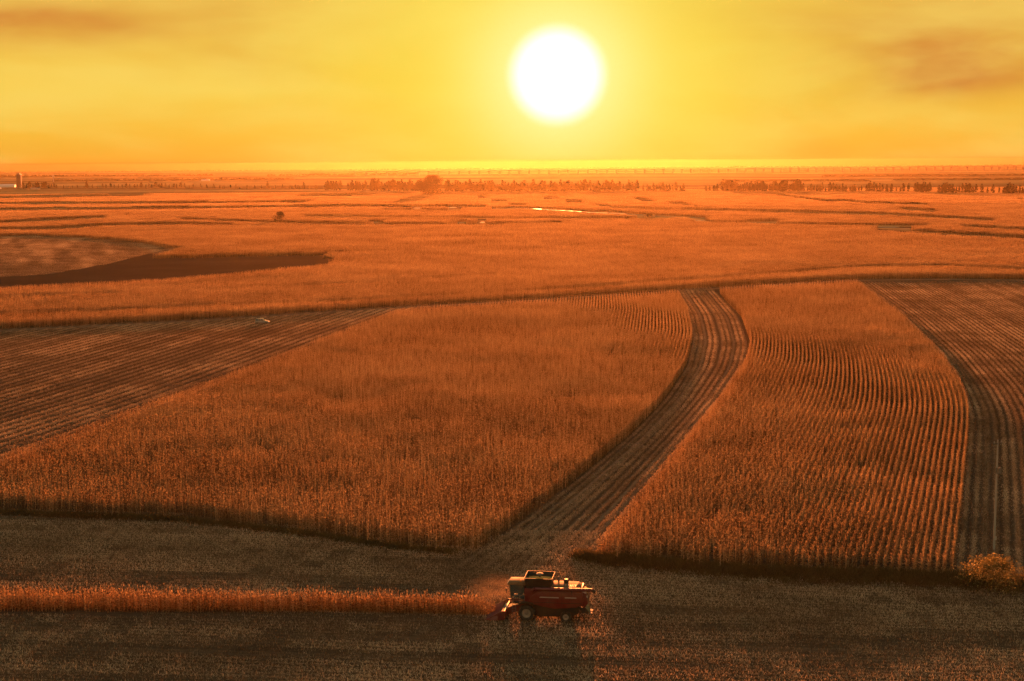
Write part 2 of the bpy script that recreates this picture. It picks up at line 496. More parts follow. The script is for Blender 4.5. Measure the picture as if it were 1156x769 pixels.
# track along the front of the middle corn
grid_sheet('dirt_track', np.linspace(-330, 420, 120), np.linspace(0, 5.5, 3), lambda u, v: (u, midF(u) - 7.0 + v), 0.02, M_TRACK,
           'pale dirt track along the front of the middle corn', uv=False)

# ------------------------------------------------------------------ plant prototypes
PROTO = {}
def proto_col(name, objs):
    c = bpy.data.collections.new(name)
    for o in objs: c.objects.link(o)
    PROTO[name] = c
    return c

def leaf(mb, base, az, length, width, up, droop, tint, seg=3):
    """arched drooping blade"""
    ca, sa = math.cos(az), math.sin(az)
    vs = []
    p = np.array(base, float); e = up
    for k in range(seg + 1):
        wd = width * (1.0 - (k / seg) ** 1.6) * (.65 if k == 0 else 1.0) + .004
        n = np.array([-sa, ca, random.uniform(-.5, .5)]) * wd * .5
        vs += [p - n, p + n]
        stp = length / seg
        p = p + np.array([ca * math.cos(e), sa * math.cos(e), math.sin(e)]) * stp
        e -= droop / seg
    mb.add(vs, [(2 * k, 2 * k + 1, 2 * k + 3, 2 * k + 2) for k in range(seg)], tint)

def corn_plant(mb, x, y, h, nleaf=8, seg=3, wide=1.0, base=0.0):
    lean = random.uniform(0, .09); la = random.uniform(0, 6.28)
    top = np.array([x + math.cos(la) * lean * h, y + math.sin(la) * lean * h, h])
    b = np.array([x, y, base])
    pt = random.gauss(.5, .30)
    tn = min(1, max(0, pt))
    r0, r1 = .016 * wide, .008 * wide
    vs = []
    for p, r in ((b, r0), (top, r1)):
        for i in range(3):
            t_ = 2.094 * i
            vs.append((p[0] + math.cos(t_) * r, p[1] + math.sin(t_) * r, p[2]))
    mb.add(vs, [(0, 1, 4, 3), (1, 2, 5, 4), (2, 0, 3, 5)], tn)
    a0 = random.uniform(0, 6.28)
    for k in range(nleaf):
        fr = .14 + .80 * (k + random.uniform(-.3, .3)) / nleaf
        q = b + (top - b) * fr
        ln = random.uniform(.38, .75) * (1.0 - .35 * abs(fr - .55)) * (1 if fr < .8 else .75)
        leaf(mb, q, a0 + (k % 2) * math.pi + random.uniform(-.6, .6), ln, random.uniform(.06, .10) * wide,
             random.uniform(.25, 1.05), random.uniform(1.2, 2.8), min(1, max(0, pt + .34 * (fr - .5) + random.gauss(0, .12))), seg)  # leaf tint paler toward the top: tip highlights put into the colour
    for k in range(3):
        leaf(mb, top, random.uniform(0, 6.28), random.uniform(.20, .34), .022 * wide, random.uniform(.7, 1.45), .5, random.uniform(.8, 1), 1)
    if random.random() < .75:
        q = b + (top - b) * .42
        az = random.uniform(0, 6.28)
        leaf(mb, q, az, .24, .07, .3, 1.4, .95, 2)

def seg_corn(i):
    mb = MB()
    y = -1.0
    while y < 1.0:
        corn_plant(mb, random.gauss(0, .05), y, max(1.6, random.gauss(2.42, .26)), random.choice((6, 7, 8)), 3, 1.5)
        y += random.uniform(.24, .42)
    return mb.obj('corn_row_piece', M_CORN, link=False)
proto_col('corn2', [seg_corn(i) for i in range(10)])

def patch_corn(L, n, nl, seg, wide, rows=1.0):
    mb = MB()
    nr = max(1, int(round(L / rows)))
    for k in range(n):
        r = random.randrange(nr)
        corn_plant(mb, -L / 2 + (r + .5) * L / nr + random.gauss(0, .07), random.uniform(-L / 2, L / 2), random.gauss(2.5, .26), nl, seg, wide)
    return mb.obj('corn_patch', M_CORN, link=False)
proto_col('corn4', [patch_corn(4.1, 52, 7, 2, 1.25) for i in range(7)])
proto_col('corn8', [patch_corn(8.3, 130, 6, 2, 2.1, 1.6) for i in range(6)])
def far_patch(L, n):
    mb = MB()
    for k in range(n):
        x, y = random.uniform(-L / 2, L / 2), random.uniform(-L / 2, L / 2)
        h = random.gauss(2.15, .3)
        for q in range(3):
            leaf(mb, (x, y, random.uniform(.0, .5)), random.uniform(0, 6.28), h, random.uniform(.5, 1.0), 1.45, random.uniform(.3, 1.6), random.uniform(.15, .9), 2)
    return mb.obj('corn_far_patch', M_CORN, link=False)
proto_col('corn24', [far_patch(25, 420) for i in range(5)])

def stub_patch(L, nstub, nshred, pale, rows=1.0):
    mb = MB()
    nr = int(round(L / rows))
    for r in range(nr):
        x0 = -L / 2 + (r + .5) * L / nr
        for k in range(int(nstub / nr)):
            x, y = x0 + random.gauss(0, .06), random.uniform(-L / 2, L / 2)
            h = random.uniform(.10, .34)
            a_ = random.uniform(0, 6.28); l_ = random.uniform(0, .5)
            tx, ty = x + math.cos(a_) * l_ * h, y + math.sin(a_) * l_ * h
            tn = random.uniform(.2, .9)
            vs = [(x + .026 * math.cos(q), y + .026 * math.sin(q), 0) for q in (0, 2.1, 4.2)] + [(tx + .015 * math.cos(q), ty + .015 * math.sin(q), h) for q in (0, 2.1, 4.2)]
            mb.add(vs, [(0, 1, 4, 3), (1, 2, 5, 4), (2, 0, 3, 5), (3, 4, 5)], tn)
    for k in range(nshred):
        r = random.randrange(nr)
        x = -L / 2 + (r + .5) * L / nr + random.gauss(.0, .24)
        y = random.uniform(-L / 2, L / 2)
        z = abs(random.gauss(.03, .06)) + .012
        leaf(mb, (x, y, z), random.uniform(0, 6.28), random.uniform(.12, .48), random.uniform(.03, .085), random.uniform(-.1, 1.2), random.uniform(.2, 1.6),
             min(1, max(0, random.gauss(pale, .22))), 2)
    return mb.obj('stubble_patch', M_RESID, link=False)
proto_col('stub_pale', [stub_patch(3.1, 36, 330, .86) for i in range(6)])
proto_col('stub_mid', [stub_patch(3.1, 40, 240, .64) for i in range(6)])
proto_col('stub_dark', [stub_patch(3.1, 40, 150, .44) for i in range(6)])

def line_patch(nstub, nshred, pale, two=False):
    """one machine pass, 3 m wide: litter thrown to one side, a bare furrow on the other"""
    mb = MB(); L = 3.1
    for k in range(nshred + nstub):
        x = random.gauss(-.55, .42) if random.random() < .88 else random.uniform(-1.5, 1.5)
        if two: x = x * .5 + random.choice((-.75, .75))
        y = random.uniform(-L / 2, L / 2)
        if k < nstub: leaf(mb, (x, y, 0), random.uniform(0, 6.28), random.uniform(.12, .34), .05, random.uniform(1.1, 1.5), .1, min(1, max(0, random.gauss(pale, .2))), 1)
        else: leaf(mb, (x, y, abs(random.gauss(.03, .06)) + .012), random.uniform(0, 6.28), random.uniform(.15, .5), random.uniform(.035, .095), random.uniform(-.1, 1.2), random.uniform(.2, 1.6),
                   min(1, max(0, random.gauss(pale, .2))), 2)
    return mb.obj('stubble_line', M_RESID, link=False)
for nm_, pl_ in (('pale', .78), ('mid', .60), ('dark', .46)):
    proto_col('fine_' + nm_, [line_patch(50, 230, pl_, True) for i in range(6)])
proto_col('line_pale', [line_patch(45, 250, .78) for i in range(6)])
proto_col('line_mid', [line_patch(45, 200, .58) for i in range(6)])
proto_col('line_dark', [line_patch(45, 150, .42) for i in range(6)])

def weed_clump(h, n, sp):
    mb = MB()
    for k in range(n):
        x, y = random.gauss(0, sp), random.gauss(0, sp)
        leaf(mb, (x, y, 0), random.uniform(0, 6.28), random.uniform(.5, 1) * h, random.uniform(.03, .10), random.uniform(.9, 1.5), random.uniform(.2, 1.3), random.random(), 3)
    return mb.obj('weed_clump', M_WEED, link=False)
proto_col('weeds', [weed_clump(1.5, 90, .55) for i in range(5)])

# ------------------------------------------------------------------ scattering (uncountable crop and litter only)
def scatter(name, pts, rot, scl, colname, label, cat, group=None, z=0.0):
    pts = np.asarray(pts, float)
    n = len(pts)
    if n == 0: return None
    me = bpy.data.meshes.new(name)
    v = np.zeros((n, 3), dtype=np.float32); v[:, :pts.shape[1]] = pts
    if pts.shape[1] == 2: v[:, 2] = z
    me.vertices.add(n); me.vertices.foreach_set('co', v.ravel())
    for an, dat in (('rotz', rot), ('scl', scl)):
        at_ = me.attributes.new(an, 'FLOAT', 'POINT')
        at_.data.foreach_set('value', np.broadcast_to(np.asarray(dat, dtype=np.float32), (n,)).copy())
    o = bpy.data.objects.new(name, me)
    lin(o, label=label, cat=cat, group=group, kind='stuff')
    ng = bpy.data.node_groups.new('scatter_' + colname, 'GeometryNodeTree')
    ng.interface.new_socket('Geometry', in_out='INPUT', socket_type='NodeSocketGeometry')
    ng.interface.new_socket('Geometry', in_out='OUTPUT', socket_type='NodeSocketGeometry')
    g = NT(ng)
    gi = g.n('NodeGroupInput'); go = g.n('NodeGroupOutput')
    ci = g.n('GeometryNodeCollectionInfo'); ci.inputs['Collection'].default_value = PROTO[colname]
    ci.inputs['Separate Children'].default_value = True; ci.inputs['Reset Children'].default_value = True
    ip = g.n('GeometryNodeInstanceOnPoints'); ip.inputs['Pick Instance'].default_value = True
    ra = g.n('GeometryNodeInputNamedAttribute', data_type='FLOAT'); ra.inputs['Name'].default_value = 'rotz'
    sa_ = g.n('GeometryNodeInputNamedAttribute', data_type='FLOAT'); sa_.inputs['Name'].default_value = 'scl'
    cx = g.n('ShaderNodeCombineXYZ'); g.link(ra.outputs[0], cx.inputs[2])
    e2r = g.n('FunctionNodeEulerToRotation'); g.link(cx.outputs[0], e2r.inputs[0])
    sc3 = g.n('ShaderNodeCombineXYZ'); sc3.inputs[0].default_value = 1; sc3.inputs[1].default_value = 1; g.link(sa_.outputs[0], sc3.inputs[2])
    rv = g.n('FunctionNodeRandomValue', data_type='INT')
    rv.inputs[4].default_value = 0; rv.inputs[5].default_value = len(PROTO[colname].objects) - 1; rv.inputs[8].default_value = n % 97
    g.link(gi.outputs[0], ip.inputs['Points']); g.link(ci.outputs[0], ip.inputs['Instance'])
    g.link(rv.outputs[2], ip.inputs['Instance Index'])
    g.link(e2r.outputs[0], ip.inputs['Rotation']); g.link(sc3.outputs[0], ip.inputs['Scale'])
    g.link(ip.outputs[0], go.inputs[0])
    md = o.modifiers.new('scatter', 'NODES'); md.node_group = ng
    return o

def vnoise(x, y, s, seed=0):
    """smooth value noise for clumping"""
    r_ = np.random.default_rng(seed); T = r_.random((64, 64))
    u = np.asarray(x) / s; v = np.asarray(y) / s
    iu = np.floor(u).astype(int); iv = np.floor(v).astype(int); fu = u - iu; fv = v - iv
    fu = fu * fu * (3 - 2 * fu); fv = fv * fv * (3 - 2 * fv)
    g_ = lambda a, b: T[a % 64, b % 64]
    return (g_(iu, iv) * (1 - fu) + g_(iu + 1, iv) * fu) * (1 - fv) + (g_(iu, iv + 1) * (1 - fu) + g_(iu + 1, iv + 1) * fu) * fv

def inview(p, m=45, z=0.0):
    q = pix(np.c_[p[:, :2], np.full(len(p), z)])
    return (q[:, 0] > -m) & (q[:, 0] < IMW + m) & (q[:, 1] < IMH + m + 25)

def rows_of(xfun, ks, Y0, Y1, step):
    """xfun(k, Y) -> points, row angle"""
    Y = np.arange(Y0, Y1, step)
    K, YY = np.meshgrid(ks, Y, indexing='ij')
    YY = YY + rng.uniform(-.5, .5, K.shape[0])[:, None] * step
    X = xfun(K, YY)
    dx = xfun(K, YY + .5) - xfun(K, YY - .5)
    rot = -np.arctan(dx)
    return np.stack([X.ravel(), YY.ravel()], 1), rot.ravel(), K.ravel()

# near corn block, left of the lane
ks = np.arange(0, 330) * 1.02 + .5
pts, rot, kk = rows_of(lambda k, y: laneL(y) - k, ks, 150, 590, 2.0)
fa = frontA(pts[:, 0]) + vnoise(pts[:, 0], pts[:, 1], 5, 1) * 1.5
ok = (pts[:, 1] > fa) & (pts[:, 0] > leftL(pts[:, 1])) & (pts[:, 1] < np.minimum(backA(pts[:, 0]), midF(pts[:, 0]) - 9)) & inview(pts)
pts, rot, kk = pts[ok], rot[ok], kk[ok]
n_ = vnoise(pts[:, 0], pts[:, 1], 9, 2) * .6 + vnoise(pts[:, 0], pts[:, 1], 3.1, 3) * .4
ok = rng.random(len(pts)) > np.clip((.30 - n_) * 2.2, 0, .5)
pts, rot, n_ = pts[ok], rot[ok], n_[ok]
scatter('standing_corn', pts + rng.normal(0, .05, pts.shape), rot + np.where(rng.random(len(rot)) < .5, math.pi, 0), .84 + n_ * .34, 'corn2',
        'large block of standing dry corn left of the curved lane', 'corn', 'blocks of standing corn')
N_A = len(pts)
# near corn block, right of the lane
nrow = 50
pts, rot, kk = rows_of(lambda k, y: laneR(y) + (k + .5) / nrow * (rightR(y) - laneR(y)), np.arange(nrow), 150, 600, 2.0)
fb = frontB(pts[:, 0]) + vnoise(pts[:, 0], pts[:, 1], 5, 4) * 1.5
ok = (pts[:, 1] > fb) & (pts[:, 1] < np.minimum(backA(pts[:, 0]), midF(pts[:, 0]) - 9)) & inview(pts)
pts, rot, kk = pts[ok], rot[ok], kk[ok]
n_ = vnoise(pts[:, 0], pts[:, 1], 9, 5) * .6 + vnoise(pts[:, 0], pts[:, 1], 3.1, 6) * .4
gap = vnoise(pts[:, 0] * 1.0, pts[:, 1] * .45, 2.6, 9)
ok = (rng.random(len(pts)) > np.clip((.26 - n_) * 2.2, 0, .5)) & ~((gap < .035))
pts, rot, n_ = pts[ok], rot[ok], n_[ok]
scatter('standing_corn', pts + rng.normal(0, .04, pts.shape), rot + np.where(rng.random(len(rot)) < .5, math.pi, 0), .84 + n_ * .34, 'corn2',
        'block of standing dry corn in clear rows right of the lane', 'corn', 'blocks of standing corn')
N_B = len(pts)
# the uncut strip before the combine harvester
xs = np.arange(-100, -2.6, 2.0)
pl, rl = [], []
for k in range(11):
    xx = xs + rng.uniform(-1, 1)
    yb, yf = stripB(xx), stripF(xx)
    yy = yf + .4 + (k + .3) / 11 * (yb - yf - .6)
    xe = -2.9 - rng.uniform(0, .8)
    s_ = (xx < xe) & (rng.random(len(xx)) > .12)
    pl.append(np.c_[xx, yy][s_]); rl.append(np.full(s_.sum(), math.pi / 2 - .09))
pts = np.concatenate(pl); rot = np.concatenate(rl)
ok = inview(pts)
scatter('standing_corn', pts[ok], rot[ok], rng.uniform(.62, .98, ok.sum()), 'corn2', 'narrow uncut strip of corn ahead of the red combine harvester', 'corn', 'blocks of standing corn')

# ------------------------------------------------------------------ middle and far corn
# harvested gaps in it: (pixel line, thickness in pixels)
GAPS = [([(-40, 354), (0, 352), (200, 345), (420, 336), (600, 326), (770, 315), (900, 305), (960, 300), (1060, 298), (1200, 305)], 2.6),
        ([(-40, 334), (200, 327), (400, 318), (560, 308)], 1.6),
        ([(-40, 223), (170, 219)], 1.5), ([(-40, 229), (200, 228), (352, 226.6)], 1.5), ([(-40, 236), (200, 233.5), (400, 231.5), (560, 232)], 1.9),
        ([(-40, 252), (60, 247), (122, 244)], 2.2), ([(200, 246), (310, 250), (400, 251.5), (560, 251.5), (640, 250)], 1.8),
        ([(-40, 258), (60, 256.5), (120, 253), (200, 251.5), (268, 252.5)], 2.4),
        ([(330, 220), (420, 219)], 1.2), ([(430, 236), (520, 236)], 1.0), ([(340, 243), (560, 245), (760, 245)], 1.2),
        ([(540, 220), (580, 229), (622, 236), (700, 239)], 1.6), ([(612, 221), (690, 233), (760, 236)], 1.3), ([(700, 221), (790, 232)], 1.1),
        ([(765, 235), (1000, 241), (1124, 247.5)], 1.9), ([(1012, 234.5), (1060, 237.5)], 2.0), ([(880, 220), (960, 227), (1050, 230)], 1.2),
        ([(985, 256), (1060, 262), (1200, 269)], 3.4), ([(1085, 254), (1200, 260)], 2.2), ([(800, 249), (960, 253), (1050, 253)], 1.0),
        ([(378, 256), (430, 264), (508, 277)], 1.0), ([(470, 258), (600, 270), (680, 280)], .8), ([(380, 283), (432, 281)], 1.0),
        ([(745, 291), (765, 291.5)], 1.6), ([(812, 302), (828, 301)], 1.6)]
def hp_(x, y): return CH * FPX / P(x, y)[1]
PONDS = ((472, 235, 6, .5), (511, 234.5, 5, .45), (424, 251.2, 4, .45), (520, 251.5, 5, .4), (545, 251, 4, .35), (1003, 256.5, 13, .8), (1022, 258.5, 7, .6),
         (790, 249, 6, .35), (862, 251, 16, .3))
STREAM = [(556, 235.6), (590, 234.8), (616, 236.5), (640, 238.0), (668, 240), (700, 241), (735, 243.6), (765, 245), (800, 246)]
for px_, py_, rx_, ry_ in PONDS:
    h_ = hp_(px_, py_); GAPS.append(([(px_ - rx_ - 4, py_ - h_ / 2), (px_ + rx_ + 4, py_ - h_ / 2)], h_ + 2 * ry_ - .1))
GAPS.append(([(x, y - hp_(x, y) / 2) for x, y in STREAM], hp_(680, 240) - .15))
CRES = [(-60, 264), (40, 263), (90, 265), (150, 269), (205, 277.5), (180, 284.5), (165, 287.5), (250, 286), (330, 283.5), (367, 284), (375, 288), (373, 295), (366, 298), (300, 304), (200, 313), (100, 319), (-60, 327)]
WEDGE = [(165, 287), (250, 285.5), (330, 283.5), (367, 285.5), (374, 291), (366, 297), (300, 304.4), (200, 313.4), (100, 319.4), (-60, 327.4), (-60, 315), (0, 313), (50, 310), (90, 304), (125, 297), (148, 290.5)]
def inpoly(q, poly):
    x, y = q[:, 0], q[:, 1]
    ins = np.zeros(len(q), bool)
    for (x0, y0), (x1, y1) in zip(poly, poly[1:] + poly[:1]):
        c_ = ((y0 > y) != (y1 > y))
        if y0 != y1: ins ^= c_ & (x < (x1 - x0) * (y - y0) / (y1 - y0) + x0)
    return ins
def cleared(p):
    q = pix(np.c_[p, np.full(len(p), CH)])
    out_ = inpoly(q, CRES)
    for line, th in GAPS:
        l = np.array(line, float)
        yl = np.interp(q[:, 0], l[:, 0], l[:, 1])
        on = (q[:, 0] >= l[0, 0]) & (q[:, 0] <= l[-1, 0])
        tt = (th + (1.5 if l[:, 1].max() < 275 else 0)) * (.75 + .5 * vnoise(q[:, 0], q[:, 1] * 0, 60, 11))
        out_ |= on & (np.abs(q[:, 1] - yl) < tt / 2)
    return out_
def mid_points(L, o0, o1):
    """rows parallel to the front edge of the middle field"""
    span = 620 + o1 * .42
    X, O = np.meshgrid(np.arange(-span, span, L), np.arange(o0 + L / 2, o1, L), indexing='ij')
    X, O = X.ravel(), O.ravel()
    fl = np.exp(-O / 900.0)
    Yf = midF(np.clip(X, -420, 420))
    Y = (Yf - 520) * fl + 520 + O
    p = np.c_[X, Y]
    p = p[inview(p, 30)]
    p = p[~cleared(p)]
    return p
def split(p, name, proto, lab_l, lab_r):
    q = pix(np.c_[p, np.zeros(len(p))])
    return q
pn = mid_points(4.0, 0, 240)
qn = pix(np.c_[pn, np.full(len(pn), CH)])
gl = np.array(GAPS[0][0], float); ygap = np.interp(qn[:, 0], gl[:, 0], gl[:, 1])
fr_ = qn[:, 1] > ygap
def put(p, proto, label):
    n_ = vnoise(p[:, 0], p[:, 1], 14, 21) * .5 + vnoise(p[:, 0], p[:, 1], 60, 22) * .5
    scatter('standing_corn', p + rng.normal(0, .12, p.shape), math.pi / 2 - .1 + np.where(rng.random(len(p)) < .5, math.pi, 0), .86 + .30 * n_, proto, label, 'corn', 'blocks of standing corn')
put(pn[fr_], 'corn4', 'narrow band of standing corn along the far side of the dirt track')
put(pn[~fr_], 'corn4', 'nearer part of the wide middle cornfield behind the narrow band')
pm = mid_points(8.0, 240, 1080)
put(pm, 'corn8', 'farther part of the wide middle cornfield around the dark ploughed wedge')
pf = mid_points(24.0, 1080, 1990)
put(pf, 'corn24', 'far corn strips reaching to the row of poplars')
flat_poly('ploughed_field', WEDGE[:4] + [(388, 287), (386, 300), (372, 306), (300, 311), (200, 320), (100, 327), (-60, 336)] + WEDGE[10:], 0.03, M_PLOUGH_SHADE, 'dark ploughed wedge inside the middle cornfield', rough=.35)
flat_poly('stubble_crescent', [(-60, 262), (40, 261), (90, 263), (150, 267), (208, 277), (180, 286), (148, 291), (125, 297.5), (90, 304.5), (50, 310.5), (0, 313.5), (-60, 316)], 0.02, M_CRES,
          'pale harvested crescent above the dark ploughed wedge', rough=.3)
CR2 = [(-60, 264), (40, 263), (90, 265), (150, 269), (203, 277.5), (178, 285), (148, 291), (125, 297.5), (90, 304), (50, 310), (0, 313), (-60, 315)]
# dark sheets in the harvested gaps: the corn edges' shade put into the colour
for gi_, (line, th) in enumerate(GAPS[2:22]):
    l = line
    flat_poly('gap_shade_strip', [(x, y + hp_(x, y) - th * .5) for x, y in l] + [(x, y + hp_(x, y) + th * .5 + .6) for x, y in l[::-1]], 0.02 + .004 * (gi_ % 5), M_PLOUGH_SHADE, None)

# ------------------------------------------------------------------ stubble and litter
def litter(p, rot, sel, label):
    for nm, lo, hi in (('stub_dark', -9, .40), ('stub_mid', .40, .60), ('stub_pale', .60, 9)):
        pass
def stubble(name, pts, rot, sel, label, lab2, lab3, kind_='stub'):
    for cn_, lo, hi, lb in ((kind_ + '_dark', -9, .42, label), (kind_ + '_mid', .42, .58, lab2), (kind_ + '_pale', .58, 9, lab3)):
        s_ = (sel >= lo) & (sel < hi)
        scatter(name, pts[s_] + rng.normal(0, .06, pts[s_].shape), rot[s_] + (np.where(rng.random(s_.sum()) < .5, math.pi, 0) if kind_ == 'stub' else 0), 1.0, cn_, lb, 'stubble', z=.014)
# foreground
D, A_ = np.meshgrid(np.arange(100, 222, 3.0), np.arange(-110, 112, 3.0), indexing='ij')
D, A_ = D.ravel(), A_.ravel()
pts = np.c_[A_, D + SLOPE * A_]
edge = np.where(pts[:, 0] < laneL(190), frontA(pts[:, 0]), np.where(pts[:, 0] > laneR(180), frontB(pts[:, 0]), 190))
instrip = (pts[:, 1] > stripF(pts[:, 0])) & (pts[:, 1] < stripB(pts[:, 0]) - .5) & (pts[:, 0] < -3)
ok = inview(pts, 30) & (pts[:, 1] < edge + 3) & ~instrip
pts, D2, A2, edge = pts[ok], D[ok], A_[ok], edge[ok]
sw = np.random.default_rng(3).random(200)[(D2 // 3).astype(int)]
sel = .35 * sw + .45 * vnoise(A2 * .35, D2 * 2.2, 6, 31) + .20 * vnoise(A2, D2, 4, 32) + rng.normal(0, .05, len(D2))
# the wide pale swath just before the corn blocks
swath = np.exp(-((pts[:, 1] - (edge - 14)) / 7.0) ** 2)
sel = sel + .19 * swath + .07
stubble('stubble_litter', pts, np.full(len(pts), math.pi / 2 - .105), sel, 'dark thin stubble rows across the foreground', 'brown stalk litter across the foreground', 'pale scattered husks and leaves across the foreground')
# lane
lane_n = int(lw // 3)
pts, rot, kk = rows_of(lambda k, y: laneL(y) + (k + .5) / lane_n * (laneR(y) - laneL(y)), np.arange(lane_n), 186, 580, 3.0)
ok = pts[:, 1] < midF(pts[:, 0]) - 6
pts, rot, kk = pts[ok], rot[ok], kk[ok]
sel = .5 + .25 * (np.random.default_rng(8).random(40)[kk.astype(int)] - .5) + .3 * (vnoise(pts[:, 0], pts[:, 1], 9, 33) - .5) + .12 * np.clip((230 - pts[:, 1]) / 40, 0, 1)
stubble('stubble_litter', pts, rot, sel, 'dark stubble rows on the curved lane', 'brown stalk litter on the curved lane', 'pale husks on the curved lane', 'fine')
# left harvested field
ks = np.arange(0, 63) * 3.0 + 1.5
pts, rot, kk = rows_of(lambda k, y: leftL(y) - k, ks, 180, 560, 3.0)
ok = (pts[:, 1] < midF(pts[:, 0]) - 7) & inview(pts) & (pts[:, 1] > frontA(pts[:, 0]))
pts, rot, kk = pts[ok], rot[ok], kk[ok]
ed = midF(pts[:, 0]) - pts[:, 1]
sel = .44 + .34 * (np.random.default_rng(9).random(80)[(kk / 3).astype(int)] - .5) + .35 * (vnoise(pts[:, 0], pts[:, 1], 18, 34) - .5) + .25 * np.exp(-(ed / 35) ** 2)
stubble('stubble_litter', pts, rot, sel, 'dark stubble rows left of the large corn block', 'brown stalk litter left of the large corn block', 'pale husks left of the large corn block', 'line')
# right harvested field
ks = np.arange(0, 66) * 3.0 + 1.5
pts, rot, kk = rows_of(lambda k, y: rightR(y) + k, ks, 160, 590, 3.0)
ok = (pts[:, 1] < midF(pts[:, 0]) - 6) & inview(pts) & (pts[:, 1] > frontB(pts[:, 0]) + 2)
pts, rot, kk = pts[ok], rot[ok], kk[ok]
sel = .48 + .34 * (np.random.default_rng(10).random(80)[(kk / 3).astype(int)] - .5) + .35 * (vnoise(pts[:, 0], pts[:, 1], 15, 35) - .5)
stubble('stubble_litter', pts, rot, sel, 'dark stubble rows right of the row-planted corn', 'brown stalk litter right of the row-planted corn', 'pale husks right of the row-planted corn', 'fine')

# crescent
X_, Y_ = np.meshgrid(np.arange(-420, -120, 3.4), np.arange(520, 1150, 3.4), indexing='ij')
pts = np.c_[X_.ravel(), Y_.ravel()]
pts = pts[inpoly(pix(np.c_[pts, np.zeros(len(pts))]), CR2)]
stubble('stubble_litter', pts, rng.uniform(0, 6.28, len(pts)), .5 + .5 * (vnoise(pts[:, 0] + pts[:, 1] * .3, pts[:, 1] * .1, 7, 41) - .5), 'dark stubble on the crescent', 'brown stalk litter on the crescent', 'pale husks on the crescent')

# rough dark weeds along the front of the right block
xs = rng.uniform(P(655, 640)[0], 90, 1500)
d_ = np.abs(rng.normal(0, 1.7, 1500))
wp = np.c_[xs, frontB(xs) + .8 - d_ * np.interp(xs, [8, 16, 60], [.7, 1.0, 1.25])]
scatter('weeds', wp, rng.uniform(0, 6.28, 1500), rng.uniform(.45, 1.05, 1500) * np.exp(-(d_ / 4.2) ** 2), 'weeds', 'tangle of dark dry weeds along the front of the right corn block', 'weeds')
xs = rng.uniform(-95, -8, 500)
wp = np.c_[xs, frontA(xs) + .3 - np.abs(rng.normal(0, .5, 500))]
scatter('weeds', wp, rng.uniform(0, 6.28, 500), rng.uniform(.25, .6, 500), 'weeds', 'low fringe of dry weeds along the front of the left corn block', 'weeds')

# ------------------------------------------------------------------ water
def pool(px, py, rx, ry, z=.05):
    n = 18; out_ = []
    for k in range(n):
        a_ = 2 * math.pi * k / n; j = random.uniform(.75, 1.15)
        out_.append((px + math.cos(a_) * rx * j, py + math.sin(a_) * ry * j))
    return flat_poly('pond', out_, z, M_WATER, 'small pool of standing water in the far fields')
for a_ in PONDS + ((235, 204.5, 16, .5),):
    pool(*a_)
up = STREAM
flat_poly('stream', [(x, y - .12 - .22 * math.sin(i * 1.7) ** 2) for i, (x, y) in enumerate(up)] + [(x, y + .12 + .25 * math.sin(i * 2.3) ** 2) for i, (x, y) in enumerate(up)][::-1], .055, M_WATER,
          'narrow winding stream glinting below the sun')

# ------------------------------------------------------------------ haze
hz = MB().box((-12300, -400, -1.0), (12300, 12800, 60.0)).obj('haze', None, label='thin golden evening haze over the plain', kind='stuff')
m, t, out = base_mat('haze'); M_HAZE = m
pv = t.n('ShaderNodeVolumePrincipled')
pv.inputs['Color'].default_value = (.95, .74, .36, 1)
pv.inputs['Density'].default_value = 1.0e-5
pv.inputs['Anisotropy'].default_value = .765
t.link(pv.outputs[0], out.inputs['Volume'])
hz.data.materials.append(M_HAZE)

# ------------------------------------------------------------------ trees
def copy_tree(o, parent=None):
    c_ = o.copy(); COL.objects.link(c_)
    c_.parent = parent
    for ch in o.children: copy_tree(ch, c_)
    return c_

def crown_mesh(h0, h1, prof, n, leaf_sz, mat, lobes=14, seed=0):
    """leaf-sized faces in clumps through the crown's volume; prof(f) = radius at height fraction f"""
    r_ = random.Random(seed)
    mb = MB()
    cl_ = []
    for k in range(lobes):
        f_ = r_.random() ** .8; a_ = r_.uniform(0, 6.28); rr = prof(f_) * r_.uniform(.35, .95)
        cl_.append((math.cos(a_) * rr, math.sin(a_) * rr, h0 + (h1 - h0) * f_, max(leaf_sz, prof(f_) * r_.uniform(.38, .68)), r_.uniform(.1, .8)))
    for k in range(n):
        c_ = r_.choice(cl_)
        d_ = Vector((r_.gauss(0, 1), r_.gauss(0, 1), r_.gauss(0, .9)))
        d_ = d_.normalized() * (c_[3] * r_.random() ** .45)
        p = Vector(c_[:3]) + d_
        s_ = leaf_sz * r_.uniform(.5, 1.25)
        u = Vector((r_.gauss(0, 1), r_.gauss(0, 1), r_.gauss(0, 1))).normalized(); v = u.orthogonal().normalized()
        v.rotate(Matrix.Rotation(r_.uniform(0, 6.28), 3, u))
        wv = u.cross(v)
        mb.add([p - v * s_, p - wv * s_ * .5, p + v * s_, p + wv * s_ * .5], [(0, 1, 2, 3)], min(1, max(0, c_[4] + r_.gauss(0, .15))))
    return mb

